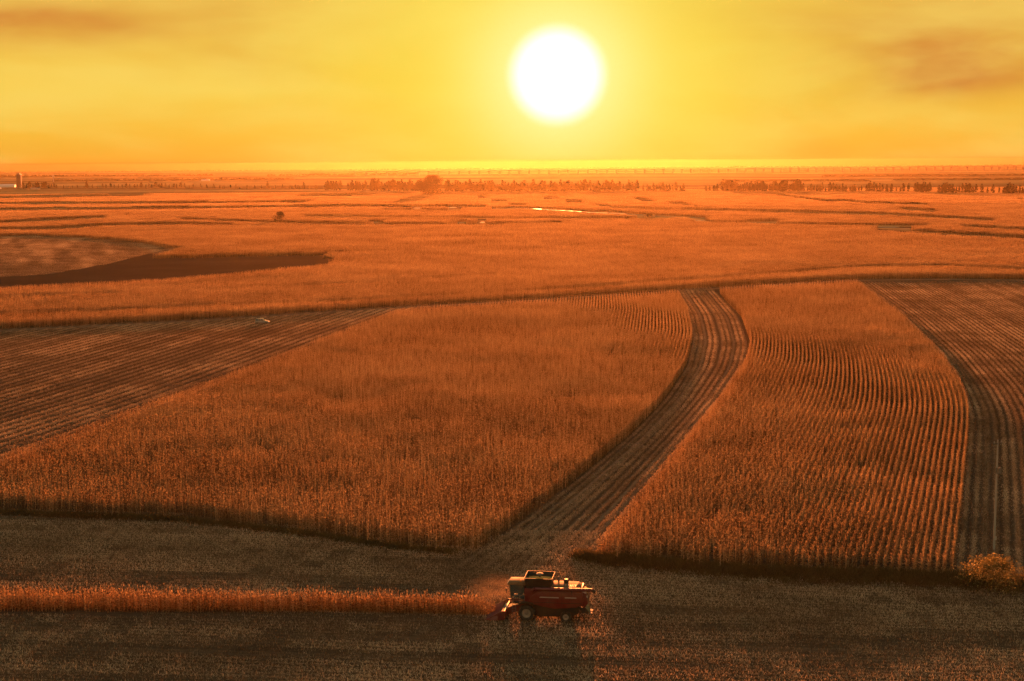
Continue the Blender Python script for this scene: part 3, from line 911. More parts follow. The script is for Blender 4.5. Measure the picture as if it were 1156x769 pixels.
def limb_mesh(h, r, top, nl, spread, seed=0):
    r_ = random.Random(seed); mb = MB()
    pts_ = [Vector((0, 0, 0))]
    for k in range(1, 6):
        pts_.append(Vector((r_.gauss(0, .012) * h, r_.gauss(0, .012) * h, top * k / 5)))
    for k in range(5): mb.tube(pts_[k], pts_[k + 1], r * (1 - k * .17), r * (1 - (k + 1) * .17), 7)
    for k in range(nl):
        f_ = r_.uniform(.25, .95); a_ = r_.uniform(0, 6.28)
        b0 = pts_[0].lerp(pts_[-1], f_); ln = spread * r_.uniform(.5, 1) * (1.2 - f_ * .6)
        e_ = b0 + Vector((math.cos(a_) * ln, math.sin(a_) * ln, ln * r_.uniform(.5, 1.3)))
        mb.tube(b0, e_, r * .38 * (1.1 - f_), r * .1, 5)
    return mb

def make_tree(name, h, prof, n, leaf_sz, trunk_h, r, nl, spread, seed, h0=None, lobes=14, mat=None):
    root = empty(name, (0, 0, 0))
    limb_mesh(h, r, trunk_h, nl, spread, seed).obj('trunk', M_BARK, root, smooth=True)
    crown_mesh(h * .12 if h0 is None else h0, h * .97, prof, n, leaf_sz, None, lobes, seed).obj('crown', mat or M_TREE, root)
    return root
def pop(w_): return lambda f_: w_ * max(.12, math.sin((f_ * .86 + .12) * math.pi)) ** .75 * (1.15 - .45 * f_)
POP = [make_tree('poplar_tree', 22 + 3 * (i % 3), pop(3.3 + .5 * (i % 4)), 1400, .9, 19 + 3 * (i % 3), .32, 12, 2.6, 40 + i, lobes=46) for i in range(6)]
POP_USED = [False] * 6
def put_poplar(x, y, hpx, label, group):
    """tree with its foot at pixel x,y, hpx pixels tall"""
    k = random.randrange(6)
    if POP_USED[k]: o = copy_tree(POP[k])
    else: o = POP[k]; POP_USED[k] = True
    p = P(x, y)
    o.location = p; o.rotation_euler = (0, 0, random.uniform(0, 6.28))
    sc_ = hpx * (p[1] / FPX) / (22 + 3 * (k % 3))
    o.scale = (sc_ * random.uniform(1.0, 1.6), sc_ * random.uniform(1.0, 1.6), sc_)
    o['label'] = label; o['category'] = 'tree'; o['group'] = group
def row(x0, x1, yl, yr, hpx, step, label, group='poplar rows on the plain', jit=1.0):
    x = x0
    while x < x1:
        hf = random.uniform(.70, 1.15)
        sz_ = 'short ' if hf < .84 else ('tall ' if hf > 1.0 else 'mid-height ')
        put_poplar(x, yl + (yr - yl) * (x - x0) / max(1, x1 - x0) + random.uniform(-.5, .5), hpx * hf, sz_ + label, group)
        x += step * random.uniform(.6, 1.4)
row(368, 387, 216, 216, 11, 3.0, 'slim poplar in the small clump at the left end of the main row')
row(393, 413, 216, 216, 12, 2.8, 'slim poplar in the second small clump of the main row')
row(419, 476, 216.5, 217, 13.5, 2.6, 'slim poplar in the thick row left of the broad round tree')
row(503, 600, 217, 217.5, 13, 2.9, 'slim poplar in the long row right of the broad round tree')
row(602, 722, 217.5, 217, 13, 3.1, 'slim poplar in the hazy row below the sun')
row(726, 775, 217, 217, 10, 3.9, 'slim poplar in the thin stretch right of the sun')
row(797, 812, 217, 217, 8, 5, 'poplar at the left end of the thick right row')
row(816, 908, 217, 217.5, 13.5, 2.6, 'slim poplar in the thick row right of the sun')
row(912, 975, 217, 218, 10, 3.6, 'slim poplar in the loose right-hand row')
row(978, 998, 217.5, 217.5, 12, 2.9, 'slim dark poplar in the first dark clump on the right')
row(1001, 1028, 218, 218, 10, 5, 'slim dark poplar between the first two dark clumps on the right')
row(1033, 1050, 218.5, 218.5, 12, 2.6, 'slim dark poplar in the second dark clump on the right')
row(1060, 1094, 219, 219, 11.5, 3.0, 'slim dark poplar in the third dark clump on the right')
row(1098, 1130, 219, 219.5, 10, 5.5, 'slim dark poplar standing loosely near the right edge')
row(1134, 1164, 219.5, 220, 12, 3.0, 'slim dark poplar in the clump at the right edge')
row(26, 62, 213.5, 213, 8, 3.3, 'tree beside the far tower building')
row(64, 112, 213, 213, 4.5, 6, 'tree right of the far tower building')
row(116, 210, 212.5, 212.5, 6, 4.2, 'tree in the low row across the left distance')
row(214, 360, 213, 214.5, 5, 6.5, 'scattered tree left of the poplar clumps')
for x, y, hp, lb in ((98, 213, 9, 'taller single tree in the low left row'), (302, 214, 9, 'single taller tree left of the poplar clumps'), (343, 214.5, 9, 'bushy single tree just left of the poplar clumps')):
    put_poplar(x, y, hp, lb, 'single trees on the plain')
def one_tree(name, x, y, hpx, wpx, label, n=1500, seed=1, leaf_f=.022, lobes=26, h0f=.10):
    p = P(x, y); s_ = p[1] / FPX
    h, w_ = hpx * s_, wpx * s_ / 2
    o = make_tree(name, h, lambda f_: w_ * max(.2, math.sin((f_ * .80 + .18) * math.pi)) ** .6, n, h * leaf_f, h * .6, h * .03, 14, w_ * .8, seed, h0=h * h0f, lobes=lobes)
    o.location = p; o['label'] = label; o['category'] = 'tree'; o['group'] = 'single trees on the plain'
    return o
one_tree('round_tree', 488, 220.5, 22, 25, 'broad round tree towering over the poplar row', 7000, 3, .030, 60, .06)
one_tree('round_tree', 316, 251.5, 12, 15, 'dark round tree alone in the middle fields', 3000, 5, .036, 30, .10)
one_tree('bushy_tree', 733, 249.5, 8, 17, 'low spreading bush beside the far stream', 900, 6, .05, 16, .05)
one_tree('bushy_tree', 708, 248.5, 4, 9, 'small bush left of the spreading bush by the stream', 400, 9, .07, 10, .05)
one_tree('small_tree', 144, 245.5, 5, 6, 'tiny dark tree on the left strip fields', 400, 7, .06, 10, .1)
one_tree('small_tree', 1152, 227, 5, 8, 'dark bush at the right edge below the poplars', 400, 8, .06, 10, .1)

# far woods that read as one mass
def wood(name, segs, hpx, dens, label):
    pl_ = []
    for (x0, y0, x1, y1) in segs:
        n = int(abs(x1 - x0) * dens)
        f_ = np.sort(rng.random(n))
        for q in f_: pl_.append(P(x0 + (x1 - x0) * q, y0 + (y1 - y0) * q + rng.uniform(-.12, .12)))
    pl_ = np.array(pl_)
    sc_ = pl_[:, 1] / FPX * hpx * rng.uniform(.5, 1.2, len(pl_)) / 10.0
    return scatter(name, pl_, rng.uniform(0, 6.28, len(pl_)), sc_, 'wood', label, 'wood')
proto_col('wood', [crown_mesh(0, 10, lambda f_: 9 * (1 - f_ * .6), 90, 2.6, None, 12, 70 + i).obj('wood_clump', M_TREE, link=False) for i in range(4)])
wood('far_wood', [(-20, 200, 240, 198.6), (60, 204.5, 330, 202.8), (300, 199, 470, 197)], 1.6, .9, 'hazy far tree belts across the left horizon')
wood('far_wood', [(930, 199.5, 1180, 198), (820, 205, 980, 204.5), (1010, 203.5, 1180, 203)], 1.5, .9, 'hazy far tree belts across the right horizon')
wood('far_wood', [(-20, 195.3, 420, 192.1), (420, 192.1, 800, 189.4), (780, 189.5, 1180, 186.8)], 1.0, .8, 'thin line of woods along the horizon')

# ------------------------------------------------------------------ railway viaduct on the horizon
M_CONC = solid('concrete', (.36, .34, .31), .85, var=.12, scale=.05)
va, vb = P(395, 199.0), P(1195, 191.3)
vdir = (vb - va); vlen = float(np.linalg.norm(vdir)); vdir /= vlen
vang = math.atan2(vdir[1], vdir[0])
via = empty('railway_viaduct', tuple(va), vang, label='long pale viaduct on evenly spaced piers along the horizon', cat='viaduct')
VH = 4.2 * float(np.linalg.norm(P(850, 195.5))) / FPX
vm = MB(); vm.prism([(-5, VH), (5, VH), (5, VH + 3.2), (-5, VH + 3.2)], 0, vlen)
for i, q in enumerate(vm.v): vm.v[i] = (q[1], q[0], q[2])
M_VIA = solid('weathered_concrete', (.16, .15, .14), .9, var=.15, scale=.05, spec=.1)
vm.obj('deck', M_VIA, via)
pm_ = MB(); pm_.hexa([(-3.5, -6, 0), (3.5, -6, 0), (3.5, 6, 0), (-3.5, 6, 0)], [(-2.6, -5, VH - 2), (2.6, -5, VH - 2), (2.6, 5, VH - 2), (-2.6, 5, VH - 2)])
pm_.hexa([(-2.7, -5.1, VH - 2), (2.7, -5.1, VH - 2), (2.7, 5.1, VH - 2), (-2.7, 5.1, VH - 2)], [(-4, -7, VH), (4, -7, VH), (4, 7, VH), (-4, 7, VH)])
npier = 78
pr = pm_.obj('pier', M_VIA, via)
for k in range(npier):
    o = pr if k == 0 else pr.copy()
    if k: COL.objects.link(o)
    # even steps in perspective: spans are equal on the ground
    o.location = (vlen * (k + .5) / npier, 0, 0)

# ------------------------------------------------------------------ far farm buildings
M_WALL = solid('rendered_wall', (.42, .38, .34), .85, var=.1, scale=.1)
M_WHITE = solid('white_sheet', (.72, .72, .72), .4, var=.05, scale=.1)
M_ROOF = solid('grey_roof', (.16, .15, .15), .6, var=.1, scale=.1)
M_PANE = solid('dark_glass', (.02, .025, .03), .1, var=.1)
p = P(22, 212); s_ = p[1] / FPX
M_WALL2 = solid('dark_wall', (.13, .11, .10), .85, var=.15, scale=.1)
tw = empty('tower_building', tuple(p), .1, label='tall grey tower building on the far left horizon', cat='building')
hw, hh = 2.4 * s_, 14.5 * s_
MB().box((-hw, -hw, 0), (hw, hw, hh)).obj('wall', M_WALL2, tw)
MB().box((-hw * 1.06, -hw * 1.06, hh), (hw * 1.06, hw * 1.06, hh + .5 * s_)).box((-hw * .5, -hw * .5, hh + .5 * s_), (hw * .5, hw * .5, hh + 2.0 * s_)).obj('roof', M_ROOF, tw)
wm = MB().box((-.8, -.12, 0), (.8, .12, 1.6)).mesh('window', M_PANE)
for fl in range(9):
    for k in range(3):
        o = bpy.data.objects.new('window', wm); lin(o, parent=tw)
        o.location = ((k - 1) * hw * .6, -hw - .05, 3 + fl * (hh - 4) / 9)
def shed(x, y, wpx, hpx, label, mat):
    p = P(x, y); s_ = p[1] / FPX
    r_ = empty('farm_shed', tuple(p), random.uniform(-.1, .1), label=label, cat='shed', group='far farm sheds')
    w_, h_ = wpx * s_ / 2, hpx * s_
    MB().box((-w_, -w_ * .3, 0), (w_, w_ * .3, h_ * .6)).obj('wall', mat, r_)
    MB().add([(-w_ * 1.02, -w_ * .33, h_ * .6), (w_ * 1.02, -w_ * .33, h_ * .6), (w_ * 1.02, w_ * .33, h_ * .6), (-w_ * 1.02, w_ * .33, h_ * .6), (-w_ * 1.02, 0, h_), (w_ * 1.02, 0, h_)],
             [(0, 1, 5, 4), (2, 3, 4, 5), (0, 4, 3), (1, 2, 5), (0, 3, 2, 1)]).obj('roof', mat if mat is M_WHITE else M_ROOF, r_)
shed(8, 211.5, 18, 3.4, 'long white shed left of the tower building', M_WHITE)
shed(-6, 213.5, 14, 2.4, 'low white shed at the left edge of the plain', M_WHITE)
shed(40, 213.8, 10, 2.2, 'low grey shed right of the tower building', M_WALL)
shed(232, 204, 9, 1.4, 'tiny pale shed far behind the low left trees', M_WHITE)
p = P(60.5, 205.5); s_ = p[1] / FPX
sv = empty('water_tower', tuple(p), 0, label='slim far water tower right of the tower building', cat='water tower')
MB().tube((0, 0, 0), (0, 0, 5 * s_), .5 * s_, .45 * s_, 10).obj('shaft', M_WALL, sv)
MB().lathe([(.5 * s_, 5 * s_), (1.1 * s_, 5.8 * s_), (1.1 * s_, 7.2 * s_), (.3 * s_, 7.9 * s_)], 12, 'z').obj('tank', M_WALL, sv)

# ------------------------------------------------------------------ combine harvester
M_RED = solid('red_paint', (.12, .010, .009), .42, var=.12, scale=1.2, coat=.3, dust=.18)
M_BLACK = solid('black_sheet', (.018, .017, .016), .5, var=.3, scale=2, dust=.08)
M_TYRE = solid('tyre_rubber', (.022, .020, .018), .85, var=.3, scale=4, dust=.25)
M_RIM = solid('rim_paint', (.24, .22, .19), .6, var=.1, scale=4, dust=.25)
M_GREY = solid('grey_steel', (.16, .15, .14), .65, .0, var=.15, scale=3, dust=.3, spec=.2)
M_CREAM = solid('pale_sheet', (.15, .11, .065), .75, 0.0, var=.15, scale=2, dust=.3, spec=.1)
M_DECAL = solid('white_decal', (.36, .33, .30), .5, var=.05)
M_GRAIN = solid('corn_grain', (.62, .36, .07), .7, var=.3, scale=12)
M_LAMP = solid('lamp_lens', (.75, .74, .68), .12, var=.05)
M_ORANGE = solid('orange_lens', (.8, .25, .02), .2, var=.05)
m, t, out = base_mat('cab_glass'); M_GLASS = m
b = t.n('ShaderNodeBsdfPrincipled'); b.inputs['Base Color'].default_value = (.30, .33, .32, 1); b.inputs['Roughness'].default_value = .05
b.inputs['Transmission Weight'].default_value = .75; b.inputs['IOR'].default_value = 1.2
t.link(b.outputs[0], out.inputs[0])

cp = P(614, 697)
CB = empty('combine_harvester', (cp[0], cp[1], .012), R(180 - 9), label='red combine harvester cutting the narrow corn strip in the foreground', cat='combine harvester')
FX = 1.75           # front axle, x forward
RX = -2.70          # rear axle
# body shell
MB().prism([(2.0, 2.05), (2.0, 3.75), (-4.45, 3.75), (-4.62, 3.2), (-4.55, 2.1), (-3.9, 1.75), (-1.2, 1.55), (.3, 1.9)], -1.48, 1.48).obj('body', M_RED, CB, bevel=.05, smooth=True)
MB().prism([(2.3, .75), (1.9, 2.1), (-4.2, 1.9), (-4.1, .95), (-3.4, .55), (.4, .42)], -1.05, 1.05).obj('underbody', M_BLACK, CB, bevel=.04)  # belly carried extra low to block sunlight passing under the machine
for sy_ in (-1, 1):
    pn_ = MB().prism([(1.55, 2.15), (1.2, 2.9), (.4, 3.45), (-2.0, 3.55), (-4.5, 3.45), (-4.7, 2.9), (-4.6, 2.15), (-3.2, 1.72), (-1.4, 1.55), (-.1, 1.75)], sy_ * 1.46, sy_ * 1.60)
    pn_.obj('side_panel', M_RED, CB, bevel=.03, smooth=True)
    MB().prism([(.3, 2.78), (.2, 2.90), (-1.9, 2.92), (-1.9, 2.80)], sy_ * 1.601, sy_ * 1.612).obj('side_stripe', M_DECAL, CB)
    MB().prism([(-2.6, 2.82), (-2.6, 2.95), (-3.9, 2.95), (-3.9, 2.85)], sy_ * 1.601, sy_ * 1.612).obj('side_stripe', M_DECAL, CB)
    MB().prism([(.9, 2.2), (.9, 2.26), (-4.5, 2.30), (-4.5, 2.24)], sy_ * 1.601, sy_ * 1.615).obj('trim_strip', M_BLACK, CB)
    for k, xx_ in enumerate((-.9, -2.25, -3.4)):
        MB().box((xx_ - .012, sy_ * 1.601 if sy_ > 0 else -1.606, 1.85), (xx_ + .012, 1.606 if sy_ > 0 else sy_ * 1.601, 3.45)).obj('panel_seam', M_BLACK, CB)
    MB().prism([(.85, 1.95), (1.0, 2.15), (1.75, 2.25), (2.5, 2.15), (2.75, 1.85), (2.68, 1.80), (2.45, 2.05), (1.75, 2.13), (1.05, 2.03)], sy_ * 1.2, sy_ * 1.85).obj('fender', M_BLACK, CB)
# platform by the cab, ladder, rails
MB().box((1.9, .95, 2.02), (3.3, 1.75, 2.10)).obj('platform', M_BLACK, CB)
ld = MB()
for x_ in (2.95, 3.35): ld.tube((x_, 1.72, 2.1), (x_, 2.02, .45), .028, n=6)
for k in range(5): ld.tube((2.95, 1.76 + k * .06, 1.85 - k * .33), (3.35, 1.76 + k * .06, 1.85 - k * .33), .03, n=6)
ld.obj('ladder', M_GREY, CB)
rl_ = MB()
for x_ in (1.95, 2.55, 3.25): rl_.tube((x_, 1.73, 2.1), (x_, 1.73, 3.0), .022, n=6)
rl_.tube((1.95, 1.73, 3.0), (3.25, 1.73, 3.0), .022, n=6).tube((1.95, 1.73, 2.55), (3.25, 1.73, 2.55), .018, n=6)
rl_.obj('handrail', M_GREY, CB)
# cab
cb = MB().prism([(2.05, 2.12), (3.55, 2.12), (3.62, 2.35), (2.05, 2.35)], -.95, .95).obj('cab', M_RED, CB, bevel=.02)
for sy_ in (-1, 1):
    MB().prism([(2.05, 2.35), (2.13, 2.35), (2.13, 3.95), (2.05, 3.95)], sy_ * .88, sy_ * .96).obj('rear_pillar', M_BLACK, cb)
    MB().prism([(3.62, 2.35), (3.54, 2.35), (3.74, 3.95), (3.84, 3.95)], sy_ * .88, sy_ * .96).obj('front_pillar', M_CREAM, cb)
    MB().prism([(2.14, 2.36), (3.53, 2.36), (3.73, 3.93), (2.14, 3.93)], sy_ * .915, sy_ * .93).obj('side_window', M_GLASS, cb)
MB().hexa([(3.575, -.87, 2.36), (3.60, -.87, 2.36), (3.60, .87, 2.36), (3.575, .87, 2.36)], [(3.775, -.87, 3.94), (3.80, -.87, 3.94), (3.80, .87, 3.94), (3.775, .87, 3.94)]).obj('windshield', M_GLASS, cb)
MB().box((2.06, -.87, 2.36), (2.08, .87, 3.94)).obj('rear_wall', M_BLACK, cb)
MB().prism([(1.95, 3.96), (3.95, 3.96), (4.02, 4.06), (3.9, 4.26), (2.05, 4.32), (1.92, 4.2)], -1.04, 1.04).obj('roof', M_CREAM, cb, bevel=.04, smooth=True)
for k in range(6):
    MB().box((4.0, -.85 + k * .30, 4.0), (4.05, -.65 + k * .30, 4.13)).obj('work_lamp', M_LAMP, cb)
MB().tube((2.5, .8, 4.3), (2.5, .8, 4.5), .07, .06, 8).obj('beacon', M_ORANGE, cb)
for sy_ in (-1, 1):
    mr = MB().tube((3.75, sy_ * 1.0, 3.85), (4.05, sy_ * 1.45, 3.8), .02, n=6)
    mr.box((4.02, sy_ * 1.45 - .1, 3.15), (4.08, sy_ * 1.45 + .1, 3.7)).obj('mirror', M_BLACK, cb)
st = MB().box((2.4, -.28, 2.36), (2.95, .28, 2.85)).box((2.35, -.28, 2.85), (2.5, .28, 3.5)).obj('driver_seat', M_BLACK, cb)
MB().tube((3.2, 0, 2.36), (3.05, 0, 2.95), .04, n=6).lathe([(.2, 0), (.2, .03)], 14, 'z', (3.03, 0, 2.95)).obj('steering_wheel', M_BLACK, cb)
# grain tank with open flaps
tk = MB().box((-.95, -1.35, 3.76), (1.85, 1.35, 4.05)).obj('grain_tank', M_BLACK, CB, bevel=.02)
tt_ = [(-.95, -1.35), (1.85, -1.35), (1.85, 1.35), (-.95, 1.35)]
for k in range(4):
    (xa, ya), (xb, yb) = tt_[k], tt_[(k + 1) % 4]
    def ex(x_, y_, s_): return ((x_ - .45) * s_ + .45, y_ * s_)
    (xA, yA), (xB, yB) = ex(xa, ya, 1.13), ex(xb, yb, 1.13)
    (xc, yc), (xd, yd) = ex(xa, ya, .985), ex(xb, yb, .985)
    (xC, yC), (xD, yD) = ex(xa, ya, 1.11), ex(xb, yb, 1.11)
    MB().hexa([(xa, ya, 4.05), (xb, yb, 4.05), (xd, yd, 4.05), (xc, yc, 4.05)], [(xA, yA, 4.95), (xB, yB, 4.95), (xD, yD, 4.95), (xC, yC, 4.95)]).obj('tank_flap', M_BLACK, tk)
gm = MB(); gv = []; N_ = 12
for i in range(N_ + 1):
    for j in range(N_ + 1):
        u_, v_ = i / N_ * 2 - 1, j / N_ * 2 - 1
        gv.append((.45 + u_ * 1.42, v_ * 1.37, 4.35 + .40 * math.exp(-(u_ * u_ + v_ * v_) * 1.8) + random.uniform(-.01, .01)))
gm.add(gv, [(i * (N_ + 1) + j, (i + 1) * (N_ + 1) + j, (i + 1) * (N_ + 1) + j + 1, i * (N_ + 1) + j + 1) for i in range(N_) for j in range(N_)])
gm.obj('grain_heap', M_GRAIN, tk, smooth=True)
MB().tube((.45, 0, 4.2), (.45, 0, 5.02), .16, .13, 10).lathe([(.16, 5.0), (.42, 5.04), (.42, 5.10), (.1, 5.18)], 14, 'z', (.45, 0, 0)).obj('filling_auger', M_GREY, tk)
# engine deck
dk = MB().prism([(-1.0, 3.76), (-1.0, 4.0), (-3.9, 3.98), (-4.35, 3.76)], -1.25, 1.25).obj('engine_cover', M_CREAM, CB, bevel=.04, smooth=True)
MB().tube((-1.6, -.9, 3.98), (-1.6, -.9, 4.6), .10, .09, 10).obj('exhaust_pipe', M_GREY, dk)
MB().lathe([(.28, 3.98), (.30, 4.3), (.20, 4.4)], 14, 'z', (-2.5, -.6, 0)).obj('air_intake', M_BLACK, dk)
for k in range(6):
    MB().box((-3.75 + k * .2, 1.0 - .9, 3.985), (-3.65 + k * .2, 1.0, 4.02)).obj('vent_slat', M_BLACK, dk)
rr = MB()
for x_ in (-1.2, -2.4, -3.6, -4.3): rr.tube((x_, 1.4, 3.75), (x_, 1.4, 4.35), .02, n=6)
rr.tube((-1.2, 1.4, 4.35), (-4.3, 1.4, 4.35), .02, n=6)
rr.obj('deck_rail', M_GREY, CB)
# unloading auger folded back along the near side
ua = MB().tube((1.1, 1.55, 3.55), (.75, 1.72, 3.82), .24, .22, 12).tube((.75, 1.72, 3.82), (-5.7, 1.80, 3.95), .20, .19, 14).obj('unloading_auger', M_RED, CB, smooth=True)
MB().tube((-5.68, 1.80, 3.95), (-6.05, 1.80, 3.72), .21, .17, 12).obj('spout', M_BLACK, ua, smooth=True)
MB().tube((-3.4, 1.8, 3.35), (-3.4, 1.8, 3.78), .04, n=6).box((-3.5, 1.58, 3.70), (-3.3, 1.95, 3.76)).obj('auger_cradle', M_BLACK, CB)
# rear: straw hood, chopper, lamps, ladder
MB().prism([(-4.5, 3.5), (-4.95, 3.3), (-5.15, 2.2), (-4.7, 1.6), (-4.3, 1.9)], -1.2, 1.2).obj('straw_hood', M_RED, CB, bevel=.04, smooth=True)
MB().prism([(-4.1, 1.7), (-4.9, 1.62), (-5.3, 1.15), (-5.2, .95), (-4.3, 1.05)], -1.05, 1.05).obj('straw_chopper', M_BLACK, CB, bevel=.03)
for sy_ in (-1, 1):
    MB().lathe([(.42, .85), (.45, .93)], 14, 'z', (-5.15, sy_ * .5, 0)).obj('spreader_disc', M_GREY, CB)
    MB().box((-5.08, sy_ * 1.05 - .10, 2.85), (-5.02, sy_ * 1.05 + .10, 3.05)).obj('rear_lamp', M_LAMP, CB)
rl2 = MB()
for y_ in (.55, .95): rl2.tube((-5.0, y_, 3.5), (-5.35, y_, 1.5), .025, n=6)
for k in range(6): rl2.tube((-5.03 - k * .06, .55, 3.3 - k * .34), (-5.03 - k * .06, .95, 3.3 - k * .34), .022, n=6)
rl2.obj('rear_ladder', M_CREAM, CB)
# wheels
def wheel(name, x, y, r, wd, sgn, lug):
    t_ = MB().lathe([(r * .55, -wd / 2), (r * .9, -wd / 2), (r * .97, -wd * .36), (r, -wd * .2), (r, wd * .2), (r * .97, wd * .36), (r * .9, wd / 2), (r * .55, wd / 2)], 32, 'y', cap=False)
    nl_ = 18
    for k in range(nl_):
        a_ = 2 * math.pi * k / nl_
        for s2 in (-1, 1):
            aa = a_ + (.5 if s2 > 0 else 0) * 2 * math.pi / nl_
            c0, s0 = math.cos(aa), math.sin(aa); c1, s1 = math.cos(aa + .20), math.sin(aa + .20)
            y0_, y1_ = s2 * wd * .03, s2 * wd * .47
            q = [(c0 * r * .985, y0_, s0 * r * .985), (c0 * (r + lug), y0_, s0 * (r + lug)), (c1 * r * .93, y1_, s1 * r * .93), (c1 * (r + lug * .7), y1_, s1 * (r + lug * .7))]
            dx_, dz_ = -s0 * .07, c0 * .07
            q2 = [(a0 + dx_, b0, c0_ + dz_) for a0, b0, c0_ in q]
            t_.hexa([q[0], q[2], q2[2], q2[0]], [q[1], q[3], q2[3], q2[1]])
    root = t_.obj(name, M_TYRE, CB, smooth=False)
    root.location = (x, y, r + lug * .6)
    MB().lathe([(r * .30, -wd * .25), (r * .50, -wd * .30), (r * .56, -wd * .46), (r * .57, wd * .0), (r * .56, wd * .46), (r * .50, wd * .30), (r * .30, wd * .25)], 24, 'y').obj('rim', M_RIM, root, smooth=True)
    MB().lathe([(r * .20, -wd * .36), (r * .24, -wd * .30), (r * .24, wd * .30), (r * .20, wd * .36)], 14, 'y').obj('hub', M_GREY, root, smooth=True)
    for k in range(8):
        a_ = 2 * math.pi * k / 8
        MB().tube((math.cos(a_) * r * .36, -wd * .2, math.sin(a_) * r * .36), (math.cos(a_) * r * .36, wd * .2, math.sin(a_) * r * .36), r * .035, n=6).obj('wheel_bolt', M_GREY, root)
for sy_ in (-1, 1):
    wheel('front_wheel', FX, sy_ * 1.45, .93, .72, sy_, .045)
    wheel('rear_wheel', RX, sy_ * 1.38, .62, .48, sy_, .035)
MB().tube((FX, -1.3, .95), (FX, 1.3, .95), .16, n=10).obj('front_axle', M_BLACK, CB)
MB().tube((RX, -1.2, .64), (RX, 1.2, .64), .11, n=10).box((RX - .2, -.3, .6), (RX + .2, .3, 1.3)).obj('rear_axle', M_BLACK, CB)
# feeder house and corn header
MB().hexa([(2.1, -.65, 1.05), (4.15, -.65, .35), (4.15, .65, .35), (2.1, .65, 1.05)], [(2.1, -.65, 1.95), (4.15, -.65, 1.15), (4.15, .65, 1.15), (2.1, .65, 1.95)]).obj('feeder_house', M_RED, CB, bevel=.03)
HDW = 2.25
hd = MB().prism([(4.15, .30), (4.15, 1.25), (4.28, 1.25), (4.35, .62), (4.85, .42), (4.85, .30)], -HDW, HDW).obj('corn_header', M_RED, CB, bevel=.02)
MB().tube((4.58, -HDW + .05, .72), (4.58, HDW - .05, .72), .20, n=14).obj('cross_auger', M_GREY, hd, smooth=True)
for sy_ in (-1, 1):
    MB().prism([(4.15, .28), (4.10, 1.30), (4.5, 1.28), (5.1, .95), (6.35, .16), (5.3, .14)], sy_ * HDW, sy_ * (HDW + .10)).obj('end_shield', M_RED, hd, bevel=.02)
for k in range(7):
    y_ = -HDW + .05 + k * (2 * HDW - .1) / 6
    mb_ = MB()
    ring = [(4.95, .24, .92), (5.4, .23, .78), (5.9, .17, .52), (6.3, .09, .30), (6.55, .02, .17)]
    vs_ = []
    for x_, wy, zt in ring:
        for a_ in (0, .25, .5, .75, 1.0):
            vs_.append((x_, y_ + math.cos(a_ * math.pi) * wy, .14 + math.sin(a_ * math.pi) * (zt - .14)))
    fs_ = [(i * 5 + j, i * 5 + j + 1, (i + 1) * 5 + j + 1, (i + 1) * 5 + j) for i in range(len(ring) - 1) for j in range(4)]
    fs_.append((0, 1, 2, 3, 4))
    mb_.add(vs_, fs_)
    sn = mb_.obj('row_divider', M_RED, hd, smooth=True)
    sn['label'] = 'pointed red row divider'
for k in range(6):
    y_ = -HDW + .05 + (k + .5) * (2 * HDW - .1) / 6
    MB().box((4.85, y_ - .16, .30), (5.9, y_ - .05, .38)).box((4.85, y_ + .05, .30), (5.9, y_ + .16, .38)).obj('snapping_plate', M_GREY, hd)
MB().box((4.05, 1.05, 1.25), (4.2, 1.2, 1.75)).obj('hose_bracket', M_LAMP, hd)

# dust thrown up at the header
bm = bmesh.new(); bmesh.ops.create_icosphere(bm, subdivisions=3, radius=1.0)
me = bpy.data.meshes.new('dust_cloud'); bm.to_mesh(me); bm.free()
dc = lin(bpy.data.objects.new('dust_cloud', me), label='glowing dust around the header and cab of the combine harvester', cat='dust', kind='stuff')
pd = P(563, 690); dc.location = (pd[0], pd[1] + 1.0, 2.2); dc.scale = (5.0, 4.0, 2.15)
m, t, out = base_mat('dust')
oc = t.n('ShaderNodeTexCoord').outputs['Object']
ln = t.n('ShaderNodeVectorMath', operation='LENGTH'); t.link(oc, ln.inputs[0])
dn = t.math('MULTIPLY', t.sstep(ln.outputs['Value'], 1.0, .1), t.sstep(t.noise(oc, 2.2, 3, .6), .30, .75))
pv = t.n('ShaderNodeVolumePrincipled'); pv.inputs['Color'].default_value = (.85, .68, .5, 1)
pv.inputs['Anisotropy'].default_value = .55
t.link(t.math('MULTIPLY', dn, .028), pv.inputs['Density'])
t.link(pv.outputs[0], out.inputs['Volume'])
me.materials.append(m)

# ------------------------------------------------------------------ car on the left stubble
M_SILVER = solid('silver_paint', (.26, .255, .25), .4, .0, var=.05, scale=1, coat=.5, dust=.15)
p = P(296, 365.5)
CAR = empty('parked_car', (p[0], p[1], .02), R(-4), label='small silver car parked on the stubble beside the dirt track', cat='car')
MB().prism([(-2.25, .42), (-2.3, .75), (-2.2, 1.02), (-1.6, 1.08), (1.0, 1.02), (1.9, .92), (2.22, .74), (2.28, .45), (2.2, .30), (-2.15, .30)], -.9, .9).obj('body', M_SILVER, CAR, bevel=.06, smooth=True)
cbm = MB().hexa([(-2.1, -.84, 1.04), (1.1, -.84, 1.02), (1.1, .84, 1.02), (-2.1, .84, 1.04)], [(-1.85, -.68, 1.62), (.25, -.68, 1.64), (.25, .68, 1.64), (-1.85, .68, 1.62)])
cab_ = cbm.obj('cabin', M_SILVER, CAR, bevel=.05, smooth=True)
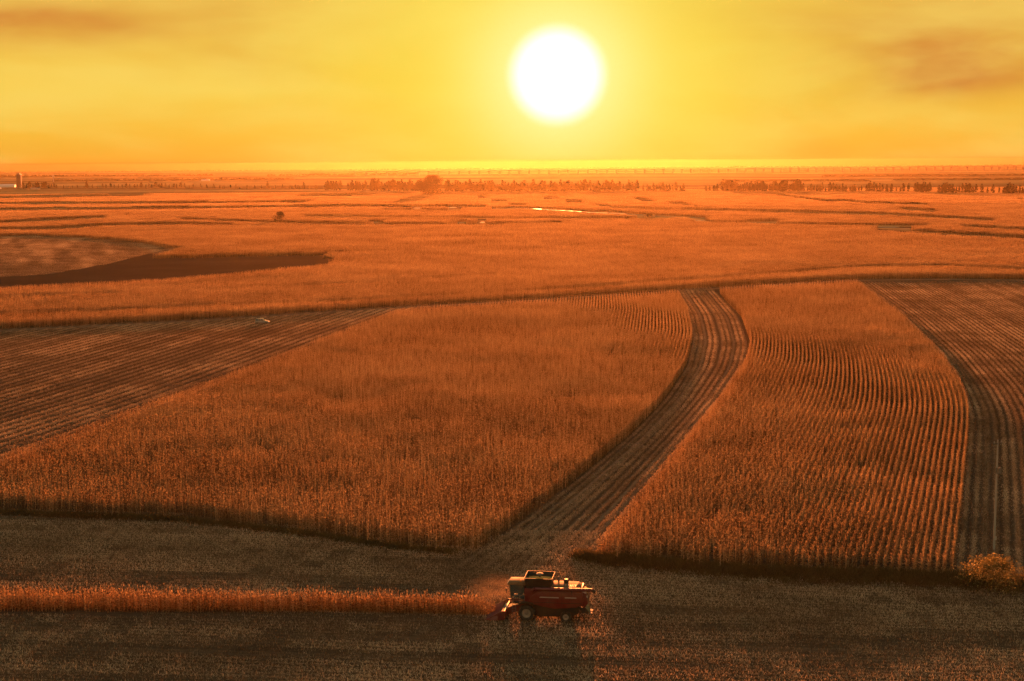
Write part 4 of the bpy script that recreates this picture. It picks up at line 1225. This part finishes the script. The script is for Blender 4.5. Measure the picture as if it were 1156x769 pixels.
for sy_ in (-1, 1):
    for x0_, x1_, u0, u1 in ((-1.85, -1.15, -1.72, -1.12), (-1.05, -.25, -1.02, -.27), (-.15, .85, -.17, .20)):
        MB().hexa([(x0_, sy_ * .832, 1.08), (x1_, sy_ * .832, 1.08), (x1_, sy_ * .85, 1.08), (x0_, sy_ * .85, 1.08)],
                  [(u0, sy_ * .70, 1.56), (u1, sy_ * .70, 1.56), (u1, sy_ * .718, 1.56), (u0, sy_ * .718, 1.56)]).obj('side_window', M_PANE, CAR)
    MB().box((2.18, sy_ * .72 - .16, .66), (2.27, sy_ * .72 + .16, .80)).obj('headlight', M_LAMP, CAR)
    MB().box((-2.30, sy_ * .76 - .10, .80), (-2.22, sy_ * .76 + .10, 1.02)).obj('tail_light', M_ORANGE, CAR)
    MB().box((.72, sy_ * .95 - .09, 1.04), (.88, sy_ * .95 + .09, 1.18)).obj('mirror', M_SILVER, CAR)
    for x_ in (-1.4, 1.4):
        t_ = MB().lathe([(.2, -.11), (.31, -.11), (.33, -.06), (.33, .06), (.31, .11), (.2, .11)], 22, 'y', cap=False).obj('wheel', M_TYRE, CAR, smooth=True)
        t_.location = (x_, sy_ * .82, .33)
        MB().lathe([(.2, -.115), (.19, -.09), (.19, .09), (.2, .115)], 16, 'y').obj('rim', M_RIM, t_, smooth=True)
MB().hexa([(1.05, -.76, 1.06), (1.09, -.76, 1.06), (1.09, .76, 1.06), (1.05, .76, 1.06)], [(.32, -.62, 1.60), (.36, -.62, 1.60), (.36, .62, 1.60), (.32, .62, 1.60)]).obj('windshield', M_PANE, CAR)
MB().hexa([(-2.12, -.74, 1.10), (-2.08, -.74, 1.10), (-2.08, .74, 1.10), (-2.12, .74, 1.10)], [(-1.93, -.6, 1.58), (-1.89, -.6, 1.58), (-1.89, .6, 1.58), (-1.93, .6, 1.58)]).obj('rear_window', M_PANE, CAR)

# ------------------------------------------------------------------ pole and bush at the right
p = P(1122, 621); s_ = p[1] / FPX
PL = empty('utility_pole', tuple(p), .5, label='slim grey utility pole on the right stubble behind the leafy bush', cat='pole')
ph_ = 130 * s_
MB().tube((0, 0, 0), (0, 0, ph_), .16, .09, 12).obj('shaft', M_CONC, PL, smooth=True)
MB().box((-.75, -.06, ph_ - .55), (.75, .06, ph_ - .43)).obj('crossarm', M_BLACK, PL)
for x_ in (-.65, 0, .65):
    MB().lathe([(.05, ph_ - .43), (.09, ph_ - .36), (.05, ph_ - .28), (.08, ph_ - .22), (.03, ph_ - .14)], 10, 'z', (x_, 0, 0)).obj('insulator', M_WALL, PL, smooth=True)
MB().box((-.35, -.5, ph_ * .70), (.35, -.14, ph_ * .70 + .8)).obj('transformer_box', M_GREY, PL, bevel=.03)
MB().box((-.2, -.22, 1.4), (.2, -.172, 1.9)).obj('sign_plate', M_WALL, PL)

p = P(1121, 664); s_ = p[1] / FPX
BH = empty('leafy_bush', tuple(p), 0, label='broad leafy bush with sunlit tips at the right edge', cat='bush')
hB, wB = 36 * s_, 38 * s_
limb_mesh(hB, .10, hB * .5, 16, wB * .7, 91).obj('stem', M_BARK, BH)
crown_mesh(.2, hB * .9, lambda f_: wB * max(.25, math.cos(f_ * 1.35)) ** .7, 5200, .13, None, 70, 92).obj('foliage', M_BUSH, BH)
